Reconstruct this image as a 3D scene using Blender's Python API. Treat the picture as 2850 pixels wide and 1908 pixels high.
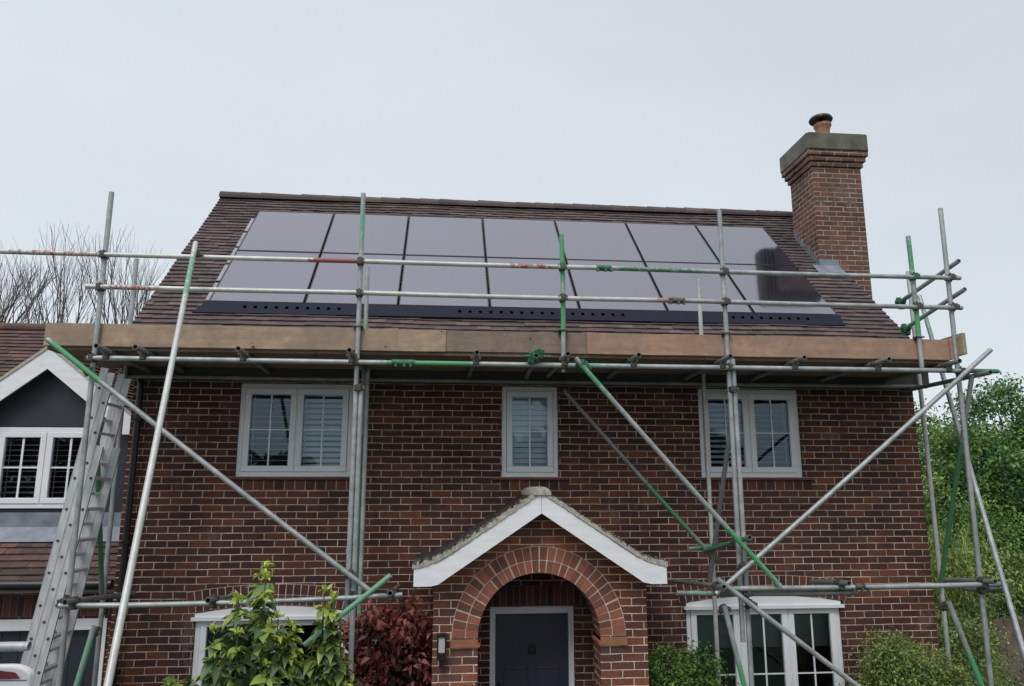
import bpy, math, random
import numpy as np
from mathutils import Vector, Matrix
random.seed(7); rng = np.random.default_rng(7)
C = bpy.context.scene
for o in list(bpy.data.objects): bpy.data.objects.remove(o)
COL = C.collection
R = math.radians

# ------------------------------------------------------------------ camera
yaw, pit = 0.0920, 0.1925
F = Vector((math.sin(yaw)*math.cos(pit), math.cos(yaw)*math.cos(pit), math.sin(pit)))
RT = Vector((math.cos(yaw), -math.sin(yaw), 0)); UP = RT.cross(F)
cd = bpy.data.cameras.new('camera'); cam = bpy.data.objects.new('camera', cd); COL.objects.link(cam)
cd.sensor_width = 36; cd.lens = 2093.85/2850*36; cd.clip_start = .05; cd.clip_end = 2000
M = Matrix((RT, UP, -F)).transposed().to_4x4(); M.translation = Vector((-0.6839, -8.631, 3.4615))
cam.matrix_world = M; C.camera = cam

# ------------------------------------------------------------------ world: overcast
SUN_EL, SUN_AZ = 48, 205      # degrees
w = bpy.data.worlds.new('World'); C.world = w; w.use_nodes = True
nt = w.node_tree; nt.nodes.clear()
def N(nt, t, **k):
    n = nt.nodes.new(t)
    for a, b in k.items(): setattr(n, a, b)
    return n
def mth(nt, op, a, b=None, c=None):
    n = nt.nodes.new('ShaderNodeMath'); n.operation = op
    for i, v in enumerate((a, b, c)):
        if v is None: continue
        if isinstance(v, (int, float)): n.inputs[i].default_value = v
        else: nt.links.new(v, n.inputs[i])
    return n.outputs[0]
out = N(nt, 'ShaderNodeOutputWorld'); bg = N(nt, 'ShaderNodeBackground'); bg.inputs[1].default_value = .1
sky = N(nt, 'ShaderNodeTexSky', sky_type='NISHITA', sun_disc=False, sun_elevation=R(SUN_EL), sun_rotation=R(SUN_AZ))
tc = N(nt, 'ShaderNodeTexCoord'); sep = N(nt, 'ShaderNodeSeparateXYZ'); nt.links.new(tc.outputs['Generated'], sep.inputs[0])
ramp = N(nt, 'ShaderNodeValToRGB'); nt.links.new(sep.outputs[2], ramp.inputs[0])
e = ramp.color_ramp.elements
e[0].position = 0.0; e[0].color = (.77, .835, .88, 1); e[1].position = .62; e[1].color = (.695, .755, .825, 1)
x = ramp.color_ramp.elements.new(.28); x.color = (.73, .80, .86, 1)
x = ramp.color_ramp.elements.new(1.0); x.color = (1.36, 1.38, 1.48, 1)
ns = N(nt, 'ShaderNodeTexNoise'); ns.inputs['Scale'].default_value = 2.2; ns.inputs['Detail'].default_value = 4
mp = N(nt, 'ShaderNodeMapping'); mp.inputs['Scale'].default_value = (1, 1, 2.6)
nt.links.new(tc.outputs['Generated'], mp.inputs[0]); nt.links.new(mp.outputs[0], ns.inputs['Vector'])
mr = N(nt, 'ShaderNodeMapRange'); mr.inputs[1].default_value = .3; mr.inputs[2].default_value = .7
mr.inputs[3].default_value = 9.65; mr.inputs[4].default_value = 10.5
nt.links.new(ns.outputs[0], mr.inputs[0])
gx = mth(nt, 'SUBTRACT', mr.outputs[0], mth(nt, 'MULTIPLY', mth(nt, 'MULTIPLY', sep.outputs[0], sep.outputs[2]), 1.6))
mul = N(nt, 'ShaderNodeVectorMath', operation='SCALE'); nt.links.new(ramp.outputs[0], mul.inputs[0]); nt.links.new(gx, mul.inputs['Scale'])
mix = N(nt, 'ShaderNodeMixRGB'); mix.inputs[0].default_value = .94
nt.links.new(sky.outputs[0], mix.inputs[1]); nt.links.new(mul.outputs[0], mix.inputs[2])
nt.links.new(mix.outputs[0], bg.inputs[0]); nt.links.new(bg.outputs[0], out.inputs[0])
sl = bpy.data.lights.new('sun', 'SUN'); sl.energy = 1.5; sl.angle = R(25); sl.color = (1, .97, .93)
so = bpy.data.objects.new('sun', sl); COL.objects.link(so)
az = R(SUN_AZ)
sd = Vector((math.sin(az)*math.cos(R(SUN_EL)), math.cos(az)*math.cos(R(SUN_EL)), math.sin(R(SUN_EL))))
so.rotation_euler = sd.to_track_quat('Z', 'Y').to_euler(); so.location = (-6, -20, 20)
C.view_settings.view_transform = 'Standard'; C.view_settings.look = 'None'
C.view_settings.exposure = 0; C.view_settings.gamma = 1; C.view_settings.use_curve_mapping = False

# ------------------------------------------------------------------ materials
def mat(name):
    m = bpy.data.materials.new(name); m.use_nodes = True
    return m, m.node_tree, m.node_tree.nodes['Principled BSDF']
def lk(nt, a, b): nt.links.new(a, b)
def V(nt, x):
    return x
def noise(nt, scale, detail=4, vec=None, stretch=None, rough=.55):
    n = nt.nodes.new('ShaderNodeTexNoise'); n.inputs['Scale'].default_value = scale; n.inputs['Detail'].default_value = detail
    n.inputs['Roughness'].default_value = rough
    t = nt.nodes.new('ShaderNodeTexCoord'); v = vec or t.outputs['Object']
    if stretch:
        m = nt.nodes.new('ShaderNodeMapping'); m.inputs['Scale'].default_value = stretch; nt.links.new(v, m.inputs[0]); v = m.outputs[0]
    nt.links.new(v, n.inputs['Vector']); return n.outputs[0]
def cramp(nt, fac, stops, interp='LINEAR'):
    r = nt.nodes.new('ShaderNodeValToRGB'); r.color_ramp.interpolation = interp
    el = r.color_ramp.elements
    el[0].position, el[0].color = stops[0][0], (*stops[0][1], 1)
    el[1].position, el[1].color = stops[-1][0], (*stops[-1][1], 1)
    for p, c in stops[1:-1]:
        q = el.new(p); q.color = (*c, 1)
    nt.links.new(fac, r.inputs[0]); return r.outputs[0]
def mixc(nt, f, a, b, mode='MIX'):
    n = nt.nodes.new('ShaderNodeMixRGB'); n.blend_type = mode
    for i, v in ((0, f), (1, a), (2, b)):
        if isinstance(v, (int, float)): n.inputs[i].default_value = v
        elif isinstance(v, tuple): n.inputs[i].default_value = (*v, 1)
        else: nt.links.new(v, n.inputs[i])
    return n.outputs[0]
def bump(nt, b, h, strength=.5, dist=.01):
    n = nt.nodes.new('ShaderNodeBump'); n.inputs['Strength'].default_value = strength; n.inputs['Distance'].default_value = dist
    nt.links.new(h, n.inputs['Height']); nt.links.new(n.outputs[0], b.inputs['Normal'])
def simple(name, c, rough=.6, metal=0, var=.15, scale=6, bmp=0, c2=None, stretch=None, spec=.5):
    m, nt, b = mat(name)
    n = noise(nt, scale, 6, stretch=stretch)
    c2 = c2 or tuple(v*(1-var*2) for v in c)
    col = cramp(nt, n, [(.3, c2), (.7, c)])
    lk(nt, col, b.inputs['Base Color']); b.inputs['Roughness'].default_value = rough; b.inputs['Metallic'].default_value = metal
    b.inputs['Specular IOR Level'].default_value = spec
    if bmp: bump(nt, b, noise(nt, scale*6, 5, stretch=stretch), .4, bmp)
    return m

BR = [(0, (.058, .032, .034)), (.2, (.084, .041, .037)), (.42, (.115, .051, .040)), (.62, (.15, .060, .041)), (.8, (.20, .073, .043)), (.92, (.25, .085, .046)), (1, (.30, .10, .052))]
def brick_mat(name, bias=0.0, gain=1.0, mortar=(.55, .44, .35), pal=BR, course=.075, wd=.225):
    m, nt, b = mat(name)
    t = nt.nodes.new('ShaderNodeTexCoord'); s = nt.nodes.new('ShaderNodeSeparateXYZ'); lk(nt, t.outputs['Object'], s.inputs[0])
    g = nt.nodes.new('ShaderNodeNewGeometry'); sn = nt.nodes.new('ShaderNodeSeparateXYZ'); lk(nt, g.outputs['True Normal'], sn.inputs[0])
    side = mth(nt, 'GREATER_THAN', mth(nt, 'ABSOLUTE', sn.outputs[0]), .7)
    u = mth(nt, 'ADD', mth(nt, 'MULTIPLY', s.outputs[0], mth(nt, 'SUBTRACT', 1, side)), mth(nt, 'MULTIPLY', s.outputs[1], side))
    wz = mth(nt, 'MULTIPLY', mth(nt, 'SUBTRACT', noise(nt, 2.3, 3), .5), .016)
    wu = mth(nt, 'MULTIPLY', mth(nt, 'SUBTRACT', noise(nt, 5.1, 2), .5), .02)
    v = mth(nt, 'DIVIDE', mth(nt, 'ADD', s.outputs[2], wz), course)
    row = mth(nt, 'FLOOR', v); fv = mth(nt, 'FRACT', v)
    r1 = nt.nodes.new('ShaderNodeTexWhiteNoise'); r1.noise_dimensions = '1D'; lk(nt, row, r1.inputs['W'])
    off = mth(nt, 'ADD', mth(nt, 'MULTIPLY', mth(nt, 'FLOORED_MODULO', row, 2), .5), mth(nt, 'MULTIPLY', r1.outputs[0], .07))
    uu = mth(nt, 'ADD', mth(nt, 'DIVIDE', mth(nt, 'ADD', u, wu), wd), off)
    colr = mth(nt, 'FLOOR', uu); fu = mth(nt, 'FRACT', uu)
    du = mth(nt, 'MULTIPLY', mth(nt, 'MINIMUM', fu, mth(nt, 'SUBTRACT', 1, fu)), wd)
    dv = mth(nt, 'MULTIPLY', mth(nt, 'MINIMUM', fv, mth(nt, 'SUBTRACT', 1, fv)), course)
    d = mth(nt, 'ADD', mth(nt, 'MINIMUM', du, dv), mth(nt, 'MULTIPLY', mth(nt, 'SUBTRACT', noise(nt, 45, 3), .5), .005))
    mr = nt.nodes.new('ShaderNodeMapRange'); mr.interpolation_type = 'SMOOTHSTEP'; lk(nt, d, mr.inputs[0]); mr.inputs[1].default_value = .0034; mr.inputs[2].default_value = .0060
    mask = mr.outputs[0]
    cb = nt.nodes.new('ShaderNodeCombineXYZ'); lk(nt, colr, cb.inputs[0]); lk(nt, row, cb.inputs[1]); lk(nt, side, cb.inputs[2])
    wn = nt.nodes.new('ShaderNodeTexWhiteNoise'); wn.noise_dimensions = '3D'; lk(nt, cb.outputs[0], wn.inputs['Vector'])
    patch = mth(nt, 'MULTIPLY', mth(nt, 'SUBTRACT', noise(nt, .7, 4), .5), 1.7)
    rr = mth(nt, 'ADD', mth(nt, 'ADD', mth(nt, 'MULTIPLY', mth(nt, 'POWER', wn.outputs[0], 1.5), .68), patch), bias)
    bc = cramp(nt, rr, pal)
    bc = mixc(nt, mth(nt, 'MULTIPLY', noise(nt, 30, 5, rough=.7), .75), bc, tuple(c*.35 for c in pal[2][1]))
    bc = mixc(nt, 1.0, bc, (gain*1.25, gain*1.25, gain*1.25), 'MULTIPLY')
    bc = mixc(nt, 1.0, bc, cramp(nt, noise(nt, 1.1, 6, rough=.65), [(.3, (.62, .60, .60)), (.5, (.95, .95, .95)), (.72, (1.3, 1.28, 1.22))]), 'MULTIPLY')
    mc = mixc(nt, cramp(nt, noise(nt, 3.5, 6, rough=.7), [(.35, (0, 0, 0)), (.65, (1, 1, 1))]), tuple(c*.45 for c in mortar), tuple(min(1, c*1.35) for c in mortar))
    # slight lime staining below openings
    st = mth(nt, 'MULTIPLY', mth(nt, 'GREATER_THAN', noise(nt, 1.7, 5, stretch=(1, 1, .5), rough=.7), .63), .10)
    bc = mixc(nt, st, bc, (.4, .38, .35))
    col = mixc(nt, mask, mc, bc)
    lk(nt, col, b.inputs['Base Color']); b.inputs['Roughness'].default_value = .95; b.inputs['Specular IOR Level'].default_value = .12
    h = mth(nt, 'ADD', mask, mth(nt, 'MULTIPLY', noise(nt, 60, 4), .45))
    bump(nt, b, h, .7, .006)
    return m
brick = brick_mat('brick_wall', bias=.0, gain=1.06)
brick_porch = brick_mat('brick_porch', bias=.30, gain=1.55, mortar=(.74, .58, .46))
brick_chim = brick_mat('brick_chimney', bias=.12, gain=1.15, pal=[(0, (.085, .055, .048)), (.35, (.125, .075, .06)), (.6, (.16, .085, .062)), (.8, (.19, .094, .064)), (1, (.22, .105, .07))], mortar=(.46, .38, .32))
def attr_mat(name, stops, rough=.85, nsc=25, nmix=.5, bmp=.003, trans=0, spec=.3):
    m, nt, b = mat(name)
    a = nt.nodes.new('ShaderNodeAttribute'); a.attribute_name = 'rnd'
    c = cramp(nt, a.outputs['Fac'], stops)
    c = mixc(nt, mth(nt, 'MULTIPLY', noise(nt, nsc, 4), nmix), c, (.03, .02, .018))
    lk(nt, c, b.inputs['Base Color']); b.inputs['Roughness'].default_value = rough; b.inputs['Specular IOR Level'].default_value = spec
    if bmp: bump(nt, b, noise(nt, 60, 4), .5, bmp)
    return m
brick_piece = attr_mat('loose_brick', [(0, (.17, .075, .055)), (.5, (.30, .11, .075)), (1, (.45, .16, .10))])
brick_dark = attr_mat('soldier_brick', [(0, (.06, .028, .03)), (.6, (.115, .045, .038)), (1, (.2, .06, .04))])
mortar_m = simple('mortar', (.76, .62, .50), .95, var=.2, scale=12, bmp=.004)
terra = simple('terracotta', (.36, .15, .07), .8, var=.15, scale=10)
tile_red = simple('sill_tile', (.17, .065, .045), .8, var=.2, scale=10)
def tile_mat(name, stops):
    m, nt, b = mat(name)
    a = nt.nodes.new('ShaderNodeAttribute'); a.attribute_name = 'rnd'
    c = cramp(nt, a.outputs['Fac'], stops)
    c = mixc(nt, mth(nt, 'MULTIPLY', noise(nt, 9, 6, rough=.7), .6), c, (.05, .042, .046))
    lich = mth(nt, 'MULTIPLY', mth(nt, 'GREATER_THAN', noise(nt, 14, 5, rough=.75), .63), .4)
    c = mixc(nt, lich, c, (.22, .2, .17))
    big = mth(nt, 'MULTIPLY', mth(nt, 'GREATER_THAN', noise(nt, 1.1, 4), .58), .3)
    c = mixc(nt, big, c, (.06, .055, .045))
    lk(nt, c, b.inputs['Base Color']); b.inputs['Roughness'].default_value = .85; b.inputs['Specular IOR Level'].default_value = .3
    bump(nt, b, noise(nt, 50, 4), .5, .004)
    return m
tile_m = tile_mat('roof_tile', [(0, (.095, .070, .070)), (.5, (.128, .090, .087)), (.85, (.155, .108, .100)), (1, (.20, .142, .125))])
tile_m2 = tile_mat('wing_tile', [(0, (.085, .058, .054)), (.5, (.135, .080, .068)), (.85, (.175, .095, .075)), (1, (.24, .125, .09))])
tile_dk = tile_mat('mossy_dark_tile', [(0, (.03, .03, .032)), (.5, (.05, .048, .05)), (1, (.08, .075, .07))])
white = simple('white_upvc', (.84, .85, .88), .35, var=.05, scale=3)
barge_m = simple('white_barge', (.86, .87, .88), .45, var=.07, scale=5, stretch=(1, 1, 3))
offw = simple('offwhite_mortar', (.56, .53, .44), .95, var=.25, scale=22, bmp=.02)
lead = simple('lead', (.27, .30, .35), .5, .2, var=.2, scale=7, bmp=.003)
slate_g = simple('dark_cladding', (.026, .030, .042), .5, var=.15, scale=5)
black = simple('black_plastic', (.012, .012, .014), .35, var=.1)
conc = simple('chimney_concrete', (.17, .165, .13), .9, var=.28, scale=4, bmp=.006)
clay = simple('clay_pot', (.42, .2, .13), .8, var=.2, scale=14)
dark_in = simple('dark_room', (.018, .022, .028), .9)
blind_m = simple('blind_slat', (.80, .88, .92), .5, var=.05)
roman = simple('roller_blind', (.22, .24, .22), .9, var=.08)
door_m = simple('navy_door', (.034, .042, .066), .32, var=.1)
alu = simple('aluminium', (.66, .67, .68), .5, .35, var=.16, scale=9, bmp=.002, stretch=(2, 2, .6))
alu_d = simple('aluminium_dull', (.36, .36, .37), .5, .45, var=.2, scale=9)
red_led = simple('maroon_paint', (.16, .02, .035), .3)
van_w = simple('van_white', (.74, .74, .75), .25, var=.03)
green_l = simple('green_livery', (.05, .42, .12), .3)
blue_l = simple('purple_livery', (.14, .10, .35), .3)
rubber = simple('rubber', (.02, .02, .02), .8)
def wood_mat(name, a, bcol, sc=1.0, grey=.3):
    m, nt, b = mat(name)
    n = noise(nt, 2.2*sc, 8, stretch=(1.0, 5, 9), rough=.7); big = noise(nt, 2.6, 4, rough=.6); mot = noise(nt, 9, 6, rough=.75)
    c = cramp(nt, n, [(.3, bcol), (.5, a), (.75, tuple(min(1, v*1.12) for v in a))])
    c = mixc(nt, mth(nt, 'MULTIPLY', cramp(nt, big, [(.42, (0, 0, 0)), (.58, (1, 1, 1))]), grey+.3), c, (.24, .19, .155))
    c = mixc(nt, mth(nt, 'MULTIPLY', cramp(nt, mot, [(.42, (0, 0, 0)), (.66, (1, 1, 1))]), .55), c, tuple(v*.55 for v in a))
    kn = mth(nt, 'MULTIPLY', mth(nt, 'GREATER_THAN', noise(nt, 9, 2), .74), .8)
    c = mixc(nt, kn, c, (.05, .03, .022))
    cr = mth(nt, 'MULTIPLY', mth(nt, 'GREATER_THAN', noise(nt, 1.3, 7, stretch=(9, 1, 1.6), rough=.8), .70), .55)
    c = mixc(nt, cr, c, (.09, .06, .045))
    sp = mth(nt, 'MULTIPLY', mth(nt, 'GREATER_THAN', noise(nt, 38, 3), .71), .5)
    c = mixc(nt, sp, c, (.5, .48, .45))
    lk(nt, c, b.inputs['Base Color']); b.inputs['Roughness'].default_value = .9; b.inputs['Specular IOR Level'].default_value = .2
    bump(nt, b, n, .4, .003)
    return m
wood_a = wood_mat('toe_board_tan', (.43, .31, .22), (.31, .22, .155))
wood_b = wood_mat('toe_board_grey', (.28, .205, .155), (.17, .12, .09), 1.4, .55)
wood_c = wood_mat('toe_board_orange', (.46, .285, .20), (.35, .21, .15), .8, .2)
wood_d = wood_mat('end_board', (.40, .33, .21), (.26, .2, .13))
deck_w = wood_mat('deck_wood', (.24, .17, .125), (.12, .085, .065), 1, .4)
fence_w = wood_mat('fence_wood', (.13, .10, .075), (.06, .045, .035), 1, .5)
bark = simple('bark', (.10, .085, .07), .95, var=.3, scale=8)
bark_l = simple('grey_twig', (.17, .145, .13), .95, var=.25, scale=8)
bark_g = simple('green_stem', (.10, .12, .05), .9, var=.3, scale=8)
def tube_mat(name='scaffold_tube', zinc=((.24, .26, .26), (.36, .38, .38), (.50, .52, .52))):
    m, nt, b = mat(name)
    a = nt.nodes.new('ShaderNodeVertexColor'); a.layer_name = 'paint'
    n1 = noise(nt, 7, 6, rough=.7); n2 = noise(nt, 22, 6, rough=.7)
    z = cramp(nt, n1, [(.3, zinc[0]), (.5, zinc[1]), (.7, zinc[2])])
    rust = mth(nt, 'MULTIPLY', mth(nt, 'GREATER_THAN', noise(nt, 11, 6, rough=.75), .65), .3)
    z = mixc(nt, rust, z, (.2, .14, .10))
    f = mth(nt, 'MULTIPLY_ADD', mth(nt, 'SUBTRACT', n2, .5), 1.6, a.outputs['Alpha'])
    mr = nt.nodes.new('ShaderNodeMapRange'); mr.interpolation_type = 'SMOOTHSTEP'; lk(nt, f, mr.inputs[0]); mr.inputs[1].default_value = .4; mr.inputs[2].default_value = .62
    pc = mixc(nt, mth(nt, 'MULTIPLY', n1, .6), a.outputs['Color'], (.16, .2, .17))
    c = mixc(nt, mr.outputs[0], z, pc)
    lk(nt, c, b.inputs['Base Color']); b.inputs['Roughness'].default_value = .52
    lk(nt, mth(nt, 'MULTIPLY', mth(nt, 'SUBTRACT', 1, mr.outputs[0]), .4), b.inputs['Metallic'])
    bump(nt, b, n2, .25, .002)
    return m
tube_m = tube_mat()
tube_pale = tube_mat('scaffold_tube_pale', ((.40, .41, .38), (.50, .51, .48), (.60, .61, .57)))
tube_dull = tube_mat('scaffold_tube_dull', ((.16, .165, .165), (.22, .23, .225), (.30, .31, .30)))
coup = simple('coupler_steel', (.16, .15, .135), .6, .5, var=.35, scale=30)
coup_g = simple('coupler_green', (.06, .22, .12), .6, .1, var=.35, scale=30)
def glass_mat():
    m = bpy.data.materials.new('window_glass'); m.use_nodes = True; nt = m.node_tree; nt.nodes.clear()
    o = N(nt, 'ShaderNodeOutputMaterial'); t = N(nt, 'ShaderNodeBsdfTransparent'); t.inputs[0].default_value = (.88, .93, .96, 1)
    g = N(nt, 'ShaderNodeBsdfGlossy'); g.inputs['Roughness'].default_value = .015; g.inputs[0].default_value = (.66, .84, 1, 1)
    f = N(nt, 'ShaderNodeFresnel'); f.inputs[0].default_value = 1.62
    mx = N(nt, 'ShaderNodeMixShader'); s = mth(nt, 'MULTIPLY', f.outputs[0], 1.5)
    bm = N(nt, 'ShaderNodeBump'); bm.inputs['Strength'].default_value = .06; bm.inputs['Distance'].default_value = .02
    lk(nt, noise(nt, 2.5, 2), bm.inputs['Height']); lk(nt, bm.outputs[0], g.inputs['Normal'])
    lk(nt, s, mx.inputs[0]); lk(nt, t.outputs[0], mx.inputs[1]); lk(nt, g.outputs[0], mx.inputs[2]); lk(nt, mx.outputs[0], o.inputs[0])
    return m
glass = glass_mat()
m, nt, b = mat('solar_glass'); pv = m
c = cramp(nt, noise(nt, 1.2, 3), [(.3, (.013, .015, .023)), (.7, (.018, .020, .030))]); lk(nt, c, b.inputs['Base Color'])
b.inputs['IOR'].default_value = 2.75; b.inputs['Roughness'].default_value = .08
b.inputs['Specular Tint'].default_value = (.90, .92, 1, 1)
bump(nt, b, noise(nt, 1.5, 3), .05, .02)
frame_b = simple('panel_frame', (.012, .012, .016), .4, var=.1)
skirt_m = simple('panel_skirt', (.019, .022, .040), .6, var=.08, scale=3, spec=.12)
def leaf_mat(name, stops, rough=.5, tr=.28):
    m = bpy.data.materials.new(name); m.use_nodes = True; nt = m.node_tree; b = nt.nodes['Principled BSDF']
    a = nt.nodes.new('ShaderNodeAttribute'); a.attribute_name = 'rnd'
    c = cramp(nt, a.outputs['Fac'], stops)
    lk(nt, c, b.inputs['Base Color']); b.inputs['Roughness'].default_value = rough; b.inputs['Specular IOR Level'].default_value = .35
    t = nt.nodes.new('ShaderNodeBsdfTranslucent'); lk(nt, c, t.inputs[0])
    mx = nt.nodes.new('ShaderNodeMixShader'); mx.inputs[0].default_value = tr
    o = nt.nodes['Material Output']; lk(nt, b.outputs[0], mx.inputs[1]); lk(nt, t.outputs[0], mx.inputs[2]); lk(nt, mx.outputs[0], o.inputs[0])
    return m
leaf_big = leaf_mat('big_leaf', [(0, (.06, .10, .055)), (.35, (.13, .20, .10)), (.6, (.28, .39, .09)), (1, (.58, .66, .13))], .35)
leaf_red = leaf_mat('red_leaf', [(0, (.02, .022, .014)), (.35, (.05, .035, .022)), (.6, (.13, .04, .035)), (.85, (.27, .06, .06)), (1, (.40, .15, .12))], .4)
leaf_tree = leaf_mat('tree_leaf', [(0, (.014, .042, .018)), (.4, (.045, .11, .038)), (.8, (.11, .23, .065)), (1, (.20, .35, .10))])
leaf_dark = leaf_mat('dark_leaf', [(0, (.02, .06, .026)), (.5, (.05, .13, .045)), (.85, (.10, .24, .07)), (1, (.17, .33, .10))])
leaf_hedge = leaf_mat('hedge_leaf', [(0, (.045, .085, .03)), (.45, (.15, .23, .065)), (.8, (.32, .40, .11)), (1, (.48, .54, .18))])
leaf_fern = leaf_mat('fern_leaf', [(0, (.022, .055, .018)), (.4, (.075, .16, .04)), (.8, (.19, .33, .07)), (1, (.32, .46, .11))])
grass_m = simple('lawn', (.06, .09, .03), .95, var=.3, scale=3, bmp=.02)
tarmac = simple('driveway', (.16, .15, .14), .95, var=.15, scale=8, bmp=.005)

# ------------------------------------------------------------------ mesh helpers
class MB:
    def __init__(s): s.v = []; s.f = []; s.m = []; s.r = []; s.pc = []; s.sm = []
    def add(s, vs, fs, mi=0, rnd=None, col=None, smooth=False):
        n = len(s.v); s.v += [tuple(v) for v in vs]
        r = random.random() if rnd is None else rnd
        for f in fs: s.f.append(tuple(i+n for i in f)); s.m.append(mi); s.r.append(r); s.sm.append(smooth)
        s.pc += (col if col else [(0, 0, 0, 0)]*len(vs))
    def box(s, x0, x1, y0, y1, z0, z1, mi=0, rnd=None):
        s.add([(x0,y0,z0),(x1,y0,z0),(x1,y1,z0),(x0,y1,z0),(x0,y0,z1),(x1,y0,z1),(x1,y1,z1),(x0,y1,z1)],
              [(0,3,2,1),(4,5,6,7),(0,1,5,4),(1,2,6,5),(2,3,7,6),(3,0,4,7)], mi, rnd)
    def obox(s, c, ax, ay, az, mi=0, rnd=None):   # centre and three half-axis vectors
        c, ax, ay, az = map(Vector, (c, ax, ay, az))
        P = [c+sx*ax+sy*ay+sz*az for sz in (-1, 1) for sx, sy in ((-1,-1),(1,-1),(1,1),(-1,1))]
        s.add(P, [(0,3,2,1),(4,5,6,7),(0,1,5,4),(1,2,6,5),(2,3,7,6),(3,0,4,7)], mi, rnd)
    def prism(s, poly, y0, y1, mi=0, rnd=None):   # poly in (x,z), any orientation
        n = len(poly)
        a = sum(poly[i][0]*poly[(i+1)%n][1]-poly[(i+1)%n][0]*poly[i][1] for i in range(n))
        if a < 0: poly = poly[::-1]
        vs = [(x, y0, z) for x, z in poly]+[(x, y1, z) for x, z in poly]
        s.add(vs, [tuple(range(n)), tuple(range(2*n-1, n-1, -1))]+[(i, i+n, (i+1)%n+n, (i+1)%n) for i in range(n)], mi, rnd)
    def tube(s, p, q, r=.02415, n=14, hollow=True, paints=(), bow=0, mi=0, r2=None, step=.12):
        p, q = Vector(p), Vector(q); d = q-p; L = d.length; d = d/L
        a = d.orthogonal().normalized(); b = d.cross(a)
        k = max(1, int(L/step)) if (paints or bow) else 1
        vs = []; cs = []; fs = []
        bd = Vector((0, 0, -1)); bd = (bd-d*bd.dot(d)); bd = bd.normalized() if bd.length > .1 else Vector((1, 0, 0))
        for i in range(k+1):
            t = i/k; c = p+d*L*t+bd*bow*math.sin(math.pi*t); rr = r if r2 is None else r+(r2-r)*t
            col = (0, 0, 0, 0); best = 0
            for t0, t1, pc, amt in paints:
                e = min((t-t0), (t1-t))*L/.25
                am = amt*max(0, min(1, .5+e))
                if am > best: best = am; col = (*pc, am)
            if best == 0 and paints: col = (*paints[0][2], 0)
            for j in range(n):
                th = 2*math.pi*j/n; vs.append(c+(a*math.cos(th)+b*math.sin(th))*rr); cs.append(col)
        for i in range(k):
            for j in range(n): fs.append((i*n+j, i*n+(j+1)%n, (i+1)*n+(j+1)%n, (i+1)*n+j))
        s.add(vs, fs, mi, .5, cs, smooth=True)
        for c, sg, rr in ((p, 1, r), (q, -1, r if r2 is None else r2)):
            ri = rr*.84 if hollow else 0
            if hollow:
                o = [c+(a*math.cos(2*math.pi*j/n)+b*math.sin(2*math.pi*j/n))*rr for j in range(n)]
                i_ = [c+(a*math.cos(2*math.pi*j/n)+b*math.sin(2*math.pi*j/n))*ri for j in range(n)]
                z = [v+d*sg*min(.2, L*.3) for v in i_]
                fs = []
                for j in range(n):
                    k2 = (j+1) % n
                    f1 = (j, j+n, k2+n, k2); f2 = (j+n, j+2*n, k2+2*n, k2+n)
                    if sg < 0: f1 = f1[::-1]; f2 = f2[::-1]
                    fs += [f1, f2]
                fs.append(tuple(range(2*n, 3*n)))
                s.add(o+i_+z, fs, mi, .5, [cs[0] if sg > 0 else cs[-1]]*(3*n))
            else:
                o = [c+(a*math.cos(2*math.pi*j/n)+b*math.sin(2*math.pi*j/n))*rr for j in range(n)]
                s.add(o, [tuple(range(n))[::-1 if sg > 0 else 1]], mi, .5, [cs[0]]*n)
    def lathe(s, c, prof, n=24, mi=0):   # prof: (r, z)
        vs = []
        for r, z in prof:
            for j in range(n): vs.append((c[0]+r*math.cos(2*math.pi*j/n), c[1]+r*math.sin(2*math.pi*j/n), c[2]+z))
        fs = [(i*n+j, i*n+(j+1)%n, (i+1)*n+(j+1)%n, (i+1)*n+j) for i in range(len(prof)-1) for j in range(n)]
        s.add(vs, fs, mi, .5, smooth=True)
    def build(s, name, mats, parent=None, bevel=0):
        me = bpy.data.meshes.new(name); me.from_pydata(s.v, [], s.f)
        if not isinstance(mats, (list, tuple)): mats = [mats]
        for m in mats: me.materials.append(m)
        me.polygons.foreach_set('material_index', s.m); me.polygons.foreach_set('use_smooth', s.sm)
        a = me.attributes.new('rnd', 'FLOAT', 'FACE'); a.data.foreach_set('value', s.r)
        if any(c[3] > 0 or c[0] > 0 for c in s.pc) or mats[0] in (tube_m, tube_pale, tube_dull):
            a = me.attributes.new('paint', 'FLOAT_COLOR', 'POINT'); a.data.foreach_set('color', np.array(s.pc, dtype=np.float32).ravel())
        me.update()
        return link(name, me, parent, bevel)
def link(name, me, parent=None, bevel=0):
    o = bpy.data.objects.new(name, me); COL.objects.link(o)
    if parent: setp(o, parent)
    if bevel:
        b = o.modifiers.new('bevel', 'BEVEL'); b.width = bevel; b.segments = 2; b.limit_method = 'ANGLE'; b.angle_limit = R(40)
    return o
def base(o):
    m = Matrix.Identity(4)
    if o.parent: m = base(o.parent) @ o.matrix_parent_inverse
    return m @ Matrix.Translation(o.location)
def setp(o, p): o.parent = p; o.matrix_parent_inverse = base(p).inverted()
def tag(o, label=None, cat=None, group=None, kind=None):
    for k, v in (('label', label), ('category', cat), ('group', group), ('kind', kind)):
        if v: o[k] = v
    return o
def thing(name, loc, label, cat, group=None):
    o = bpy.data.objects.new(name, None); COL.objects.link(o); o.location = loc; o.empty_display_size = .2
    return tag(o, label, cat, group)

# ------------------------------------------------------------------ ground
g = MB(); g.add([(-300,-300,0),(300,-300,0),(300,300,0),(-300,300,0)], [(0,1,2,3)]); tag(g.build('ground', grass_m), kind='structure')
g = MB(); g.add([(-14,-14,.004),(3,-14,.004),(3,-2.4,.004),(-14,-2.4,.004)], [(0,1,2,3)]); tag(g.build('driveway', tarmac), kind='structure')

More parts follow.
